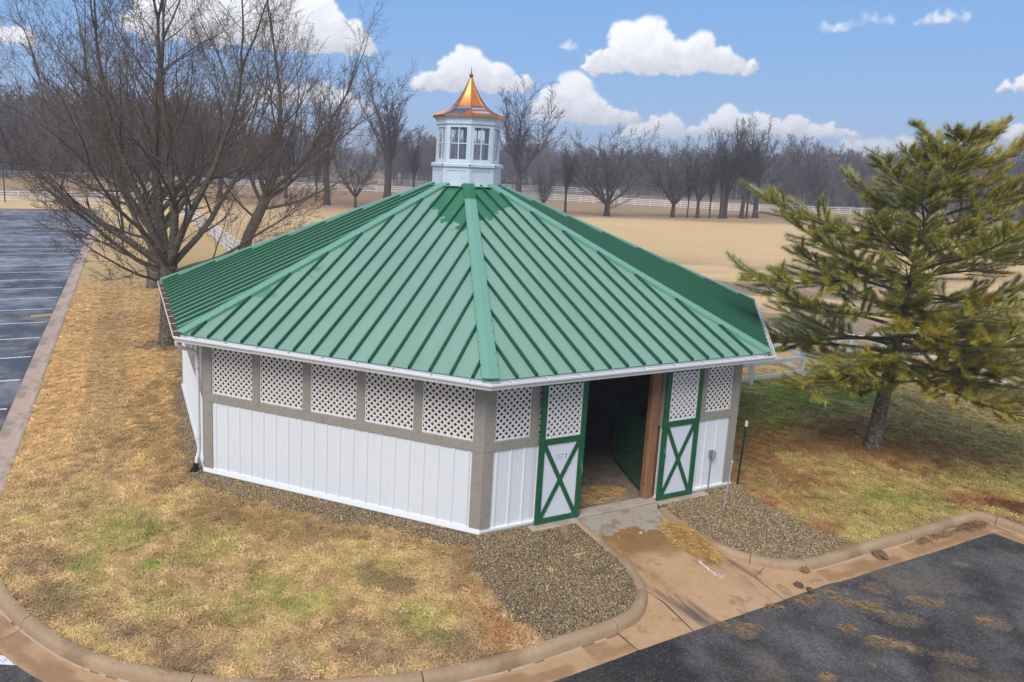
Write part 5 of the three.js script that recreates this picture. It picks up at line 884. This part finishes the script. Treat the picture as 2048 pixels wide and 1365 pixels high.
  for (let h = 1.55; h < 8.15; h += 0.178) {
    const per = h < 2.2 ? 1 : h > 7.3 ? 3 : 2;
    for (let i = 0; i < per; i++) {
      az += 2.05 + r() * 0.8; const right = Math.cos(az), L = prof(h) * (0.6 + 0.5 * r()) * (h < 2.6 && right < 0 ? 0.75 : 1); bough(h + r() * 0.15, az, L, h < 3 ? -0.02 + 0.2 * r() : 0.12 + 0.14 * (h - 3) + 0.15 * r(), Math.max(0.10, Math.min(0.6, 0.24 + 0.25 * right + (h > 2 && h < 4.6 ? 0.12 : -0.05))));
    }
  }
  for (const [h, a, L, ri, g] of [[4.75, Math.PI + 0.1, 4.6, 0.12, 0.15], [5.6, Math.PI - 0.15, 4.3, 0.32, 0.15], [3.2, 0.15, 4.6, -0.02, 0.7], [2.6, 0.5, 4.4, -0.12, 0.55], [2.3, 0.9, 3.6, -0.12, 0.5], [3.7, 0.9, 3.4, 0.05, 0.7], [2.6, Math.PI - 0.4, 3.6, -0.06, 0.2], [5.2, 0.1, 3.9, 0.35, 0.25], [6.2, -0.1, 3.2, 0.6, 0.2], [3.3, 1.5, 3.0, -0.02, 0.5], [3.9, 2.0, 3.0, 0.05, 0.45], [4.4, 1.2, 2.8, 0.12, 0.5], [2.9, 2.5, 3.0, -0.05, 0.3], [3.5, -0.4, 4.0, 0.0, 0.6]]) bough(h, a, L, ri, g);
  const g = new THREE.BufferGeometry(); g.setAttribute('position', new THREE.Float32BufferAttribute(P, 3)); g.setAttribute('normal', new THREE.Float32BufferAttribute(N, 3)); g.setAttribute('color', new THREE.Float32BufferAttribute(Cc, 3));
  mesh('trunk', wd.geo(), bark, pine); mesh('needles', g, new THREE.MeshPhysicalMaterial({ vertexColors: true, roughness: 0.95, transmission: 0.25, thickness: 0, side: THREE.DoubleSide }), pine);
  console.log('pine needles', P.length / 9);
}

// ---------------------------------------------------------------- small things
const strawMat = new THREE.MeshStandardMaterial({ vertexColors: true, roughness: 0.8, side: THREE.DoubleSide });
function strawGeo(seed, n, outline, h, len = 0.2, pal) {   // strands heaped inside a polygon or ellipse, local to its centre
  const r = mulberry(seed), t = new Tubes(true);
  for (let i = 0; i < n; i++) {
    let x, z, e; do { x = (r() * 2 - 1) * outline.a; z = (r() * 2 - 1) * outline.b; e = (x / outline.a) ** 2 + (z / outline.b) ** 2; } while (e > 1);
    const top = h * (1 - e) * (0.75 + 0.25 * vn(x * 6, z * 6, seed)), y = 0.006 + top * Math.pow(r(), 0.4), a = (r() - 0.5) * (outline.align ?? 3.1) * 2 + (outline.dir || 0), L = len * (0.5 + r()), cv = (r() - 0.5) * 1.6, pts = []; let px = x - Math.cos(a) * L / 2, pz = z - Math.sin(a) * L / 2, b = a - cv / 2;
    for (let k = 0; k <= 4; k++) { const ee = (px / outline.a) ** 2 + (pz / outline.b) ** 2; pts.push([px, Math.max(0.004, y * Math.max(0.05, Math.min(1, 1.5 - ee)) + (r() - 0.5) * 0.014 + Math.sin(k / 4 * Math.PI) * 0.012), pz]); px += Math.cos(b) * L / 4; pz += Math.sin(b) * L / 4; b += cv / 4; }
    const q = r(), c = pal ? pal(q) : q < 0.3 ? [0.40, 0.20, 0.045] : q < 0.65 ? [0.64, 0.38, 0.10] : [0.80, 0.57, 0.24]; t.tube(pts, [0.0028, 0.0032, 0.0032, 0.003, 0.0022], 3, false, c);
  }
  return t.geo();
}
{
  const p = mesh('straw_pile', strawGeo(4, 2600, { a: 0.72, b: 0.27, dir: 0, align: 1.3 }, 0.23, 0.26), strawMat); p.position.set(4.07, apronY(4.07, 8.24) + 0.003, 8.24); p.rotation.y = -Math.atan2(1.18, 0.42); p.rotation.z = 0; tag(p, 'long heap of golden straw on the concrete apron', 'straw');
}
const tuftSpots = [[3.77, 10.72, 0.26, 0.07, 'straw wisps on the asphalt edge, nearest the bottom centre'], [4.22, 10.72, 0.16, 0.05, 'thin straw strand beside the bottom-centre wisps'], [4.82, 10.2, 0.16, 0.07, 'small straw tuft on the slab edge at the right joint'], [6.02, 9.75, 0.16, 0.06, 'small straw tuft just below the right gutter joint'], [6.14, 10.02, 0.24, 0.14, 'oval straw clump on the asphalt, left of a pair'], [6.48, 10.12, 0.20, 0.15, 'oval straw clump on the asphalt, right of a pair'], [7.55, 9.95, 0.32, 0.13, 'largest straw clump on the asphalt at right'], [5.71, 10.7, 0.15, 0.08, 'small straw tuft in the middle of the asphalt'], [6.10, 11.02, 0.20, 0.12, 'straw tuft low on the asphalt with trailing strands'], [6.36, 11.1, 0.13, 0.06, 'faint straw tuft right of the trailing one'], [4.75, 11.8, 0.12, 0.08, 'straw tuft close to the bottom edge of the asphalt'], [8.2, 10.45, 0.14, 0.08, 'sparse straw tuft on the asphalt far right'], [5.45, 9.95, 0.34, 0.05, 'straw strewn along the gutter edge of the asphalt']];
tuftSpots.forEach(([x, z, a, b, label], i) => { const m = mesh('straw_tuft', strawGeo(100 + i, Math.round(1500 * a * b * 1.3) + 16, { a: a * 0.95, b: b * 0.95, dir: 0, align: 3.1 }, 0.016, 0.12, (q) => q < 0.4 ? [0.28, 0.165, 0.065] : q < 0.8 ? [0.42, 0.26, 0.11] : [0.55, 0.40, 0.22]), strawMat); m.position.set(x, -0.129, z); m.rotation.y = -0.5 + (i % 4) * 0.12 - (i === 12 ? -0.9 : 0); if (i === 2) m.position.y = apronY(x, z) + 0.002; tag(m, label, 'straw', 'straw tufts on the driveway'); });
{ const m = mesh('straw_litter', strawGeo(55, 650, { a: 0.95, b: 0.36, dir: 0, align: 2.6 }, 0.06, 0.22), strawMat); const n = FA(0); m.position.set(Math.sin(n) * (AP - 0.62) + Math.cos(n) * C(2.95), 0.014, Math.cos(n) * (AP - 0.62) - Math.sin(n) * C(2.95)); m.rotation.y = n; tag(m, 'golden straw strewn on the dirt just inside the open doorway', 'straw');
  const m2 = mesh('straw_litter', strawGeo(56, 220, { a: 0.5, b: 0.16, dir: 0, align: 2.6 }, 0.04, 0.2), strawMat); m2.position.set(Math.sin(n) * (AP - 1.7) + Math.cos(n) * C(2.75), 0.014, Math.cos(n) * (AP - 1.7) - Math.sin(n) * C(2.75)); m2.rotation.y = n; tag(m2, 'thin second streak of straw deeper inside the doorway', 'straw'); }
{ // leaf and needle litter caught in the kerb corner
  const pal = (q) => q < 0.4 ? [0.13, 0.07, 0.035] : q < 0.75 ? [0.27, 0.15, 0.075] : [0.40, 0.26, 0.12];
  const a = mesh('leaf_litter', strawGeo(70, 520, { a: 0.5, b: 0.14, dir: 0, align: 3 }, 0.06, 0.12, pal), strawMat); a.position.set(10.45, -0.122, 7.28); a.rotation.y = 0.4; tag(a, 'dark brown litter caught in the angled kerb corner at right', 'litter');
  const b = mesh('leaf_litter', strawGeo(71, 200, { a: 0.75, b: 0.09, dir: 0, align: 3 }, 0.03, 0.1, pal), strawMat); b.position.set(9.3, -0.122, 7.78); b.rotation.y = 0.42; tag(b, 'thin brown litter strip along the gutter left of the kerb corner', 'litter');
  const c = mesh('leaf_litter', strawGeo(72, 1300, { a: 0.75, b: 0.4, dir: 0, align: 3 }, 0.07, 0.16, (q) => q < 0.5 ? [0.14, 0.05, 0.02] : [0.30, 0.12, 0.045]), strawMat); c.position.set(12.0, 0.003, 6.7); c.rotation.y = -0.6; tag(c, 'red-brown needle litter on the lawn behind the kerb corner', 'litter');
}
function lump(seed, s, sq) { const g = new THREE.IcosahedronGeometry(1, 4), p = g.attributes.position; for (let i = 0; i < p.count; i++) { const x = p.getX(i), y = p.getY(i), z = p.getZ(i), n = 0.45 + 1.0 * fbm(x * 2.2 + seed, y * 2.2 + z * 1.7 + seed, 5, seed); p.setXYZ(i, x * n * s, Math.max(-0.35, y * n) * s * sq, z * n * s); } g.computeVertexNormals(); return g; }
for (const [x, z, s, sq, y, c, nm, label, cat] of [[7.68, 8.52, 0.15, 0.5, -0.1, [0.17, 0.105, 0.055], 'dung_clod', 'large dark clod lying in the right gutter', 'clod'], [5.88, 9.12, 0.09, 0.6, -0.085, [0.20, 0.13, 0.06], 'dung_clod', 'oval brown clod at the foot of the right apron kerb', 'clod'], [5.54, 9.58, 0.09, 0.45, -0.1, [0.12, 0.075, 0.04], 'dung_clod', 'dark crumbled clod on the right apron slab', 'clod'], [5.66, 9.7, 0.06, 0.45, -0.105, [0.12, 0.075, 0.04], 'dung_clod', 'small dark clod at the slab edge by the asphalt', 'clod'], [0.55, 8.9, 0.085, 0.6, 0.02, [0.26, 0.15, 0.075], 'field_stone', 'single tan stone on the gravel below the left door', 'stone']]) {
  const m = mesh(nm, lump(Math.round(x * 7 + z), s, sq), new THREE.MeshStandardMaterial({ map: colorTex(64, 64, (i, j) => c.map((v) => v * (0.6 + 0.9 * fbm(i / 6, j / 6, 3, 4)))), roughness: 0.95 }), scene); m.position.set(x, y, z); tag(m, label, cat, nm === 'dung_clod' ? 'clods by the apron' : undefined);
}
{ // steel rod leaning against the air by the corner, T-post with a white cap, outlet with conduit
  const rod = thing('steel_rod', 'slim pale metal rod stuck upright in the gravel by the right corner', 'rod', [5.26, 0, 7.06]), t = new Tubes(); t.tube([[0, -0.05, 0], [0.05, 0.55, -0.02], [0.09, 1.06, -0.03]], [0.016, 0.016, 0.015], 8, true); mesh('shaft', t.geo(), std([0.62, 0.64, 0.68], 0.35, { metalness: 0.5 }), rod); const t2 = new Tubes(); t2.tube([[0.088, 1.05, -0.03], [0.092, 1.09, -0.03]], [0.019, 0.017], 8, true); mesh('cap', t2.geo(), std([0.7, 0.72, 0.75], 0.4), rod);
  const tp = thing('fence_stake', 'dark green steel stake with a white cap at the right corner', 'stake', [6.12, 0, 5.82]); mesh('shaft', mergeGeometries([box(-0.022, 0.022, -0.05, 1.42, -0.004, 0.004), box(-0.004, 0.004, -0.05, 1.42, 0.004, 0.034)]), std([0.022, 0.038, 0.02], 0.7), tp); for (let i = 0; i < 9; i++) mesh('stud', box(-0.008, 0.008, 0.2 + i * 0.13, 0.22 + i * 0.13, -0.012, -0.004), std([0.022, 0.038, 0.02], 0.7), tp); mesh('cap', chamferBox(-0.026, 0.026, 1.4, 1.52, -0.02, 0.036, 0.01), std([0.75, 0.75, 0.72], 0.6), tp); tp.rotation.z = -0.03;
  const ob = thing('outlet_box', 'grey weatherproof outlet box and conduit on the siding right of the doors', 'outlet'); const gm = std([0.20, 0.215, 0.235], 0.5), u = C(5.7), z = AP + 0.026; at(ob, 0);
  mesh('box', chamferBox(u - 0.05, u + 0.05, 0.80, 0.95, z, z + 0.055, 0.008), gm, ob); mesh('cover', chamferBox(u - 0.02, u + 0.075, 0.79, 0.94, z + 0.056, z + 0.10, 0.012), std([0.34, 0.36, 0.37], 0.45), ob);
  const ct = new Tubes(); ct.tube([[u, 0.0, z + 0.03], [u, 0.80, z + 0.03]], [0.014, 0.014], 8, true); mesh('conduit', ct.geo(), gm, ob); const cf = new Tubes(); cf.tube([[u, 0.70, z + 0.03], [u, 0.76, z + 0.03]], [0.024, 0.024], 8, true); mesh('coupling', cf.geo(), gm, ob);
}
{ // scraps of white litter and paint drips
  const wm = std([0.78, 0.78, 0.8], 0.6), r = mulberry(12);
  for (const [x, z, s, label] of [[7.62, 1.6, 0.13, 'scrap of white litter on the green grass by the right corner'], [14.3, 5.2, 0.12, 'pale scrap of litter on the lawn at the right edge']]) { const f = new Faces(), N = 7; const ring2 = []; for (let i = 0; i < N; i++) { const a = i / N * 6.28; ring2.push([Math.cos(a) * s * (0.6 + 0.6 * r()), 0.03 + 0.02 * r(), Math.sin(a) * s * 0.6 * (0.6 + 0.6 * r())]); } for (let i = 0; i < N; i++) { f.tri([0, 0.045, 0], ring2[i], ring2[(i + 1) % N]); f.tri([0, 0.035, 0], ring2[(i + 1) % N].map((v, c) => c === 1 ? v - 0.01 : v), ring2[i].map((v, c) => c === 1 ? v - 0.01 : v)); } const m = mesh('litter_scrap', f.geo(), wm); m.position.set(x, 0, z); tag(m, label, 'litter', 'scraps of litter'); }
  const dots = [], drip = (x, z, s, e, a) => { const g = new THREE.CircleGeometry(s, 9); g.rotateX(-Math.PI / 2); g.scale(e, 1, 1); g.rotateY(a); g.translate(x, apronY(x, z) + 0.004, z); dots.push(g); };
  for (let i = 0; i < 26; i++) { const t = i / 26; drip(4.02 + 0.12 * t + (r() - 0.5) * 0.03, 8.93 + 0.38 * t, 0.014 * (0.6 + 0.7 * r()), 1.6, -1.2); } for (let i = 0; i < 24; i++) drip(4.12 + 0.2 * r(), 9.3 + 0.14 * r(), 0.006 + 0.008 * r(), 1.2, r() * 3); for (let i = 0; i < 16; i++) drip(2.9 + 1.4 * r(), 8.0 + 1.8 * r(), 0.005 + 0.006 * r(), 1.3, r() * 3); for (let i = 0; i < 6; i++) drip(3.18 + i * 0.012, 8.02 + 0.03 * Math.sin(i), 0.012, 1.5, 0.4);
  const m = mesh('paint_drips', mergeGeometries(dots), wm); structure(m, 'spattered white paint drips on the concrete apron');
}
scene.fog = new THREE.FogExp2(new THREE.Color(0.74, 0.79, 0.86), 0.0010);
{ let n = 0; scene.traverse((o) => { if (o.isMesh && !o.isInstancedMesh) { const g = o.geometry; n += (g.index ? g.index.count : g.attributes.position.count) / 3; } }); console.log('triangles', Math.round(n)); }
renderer.render(scene, camera);
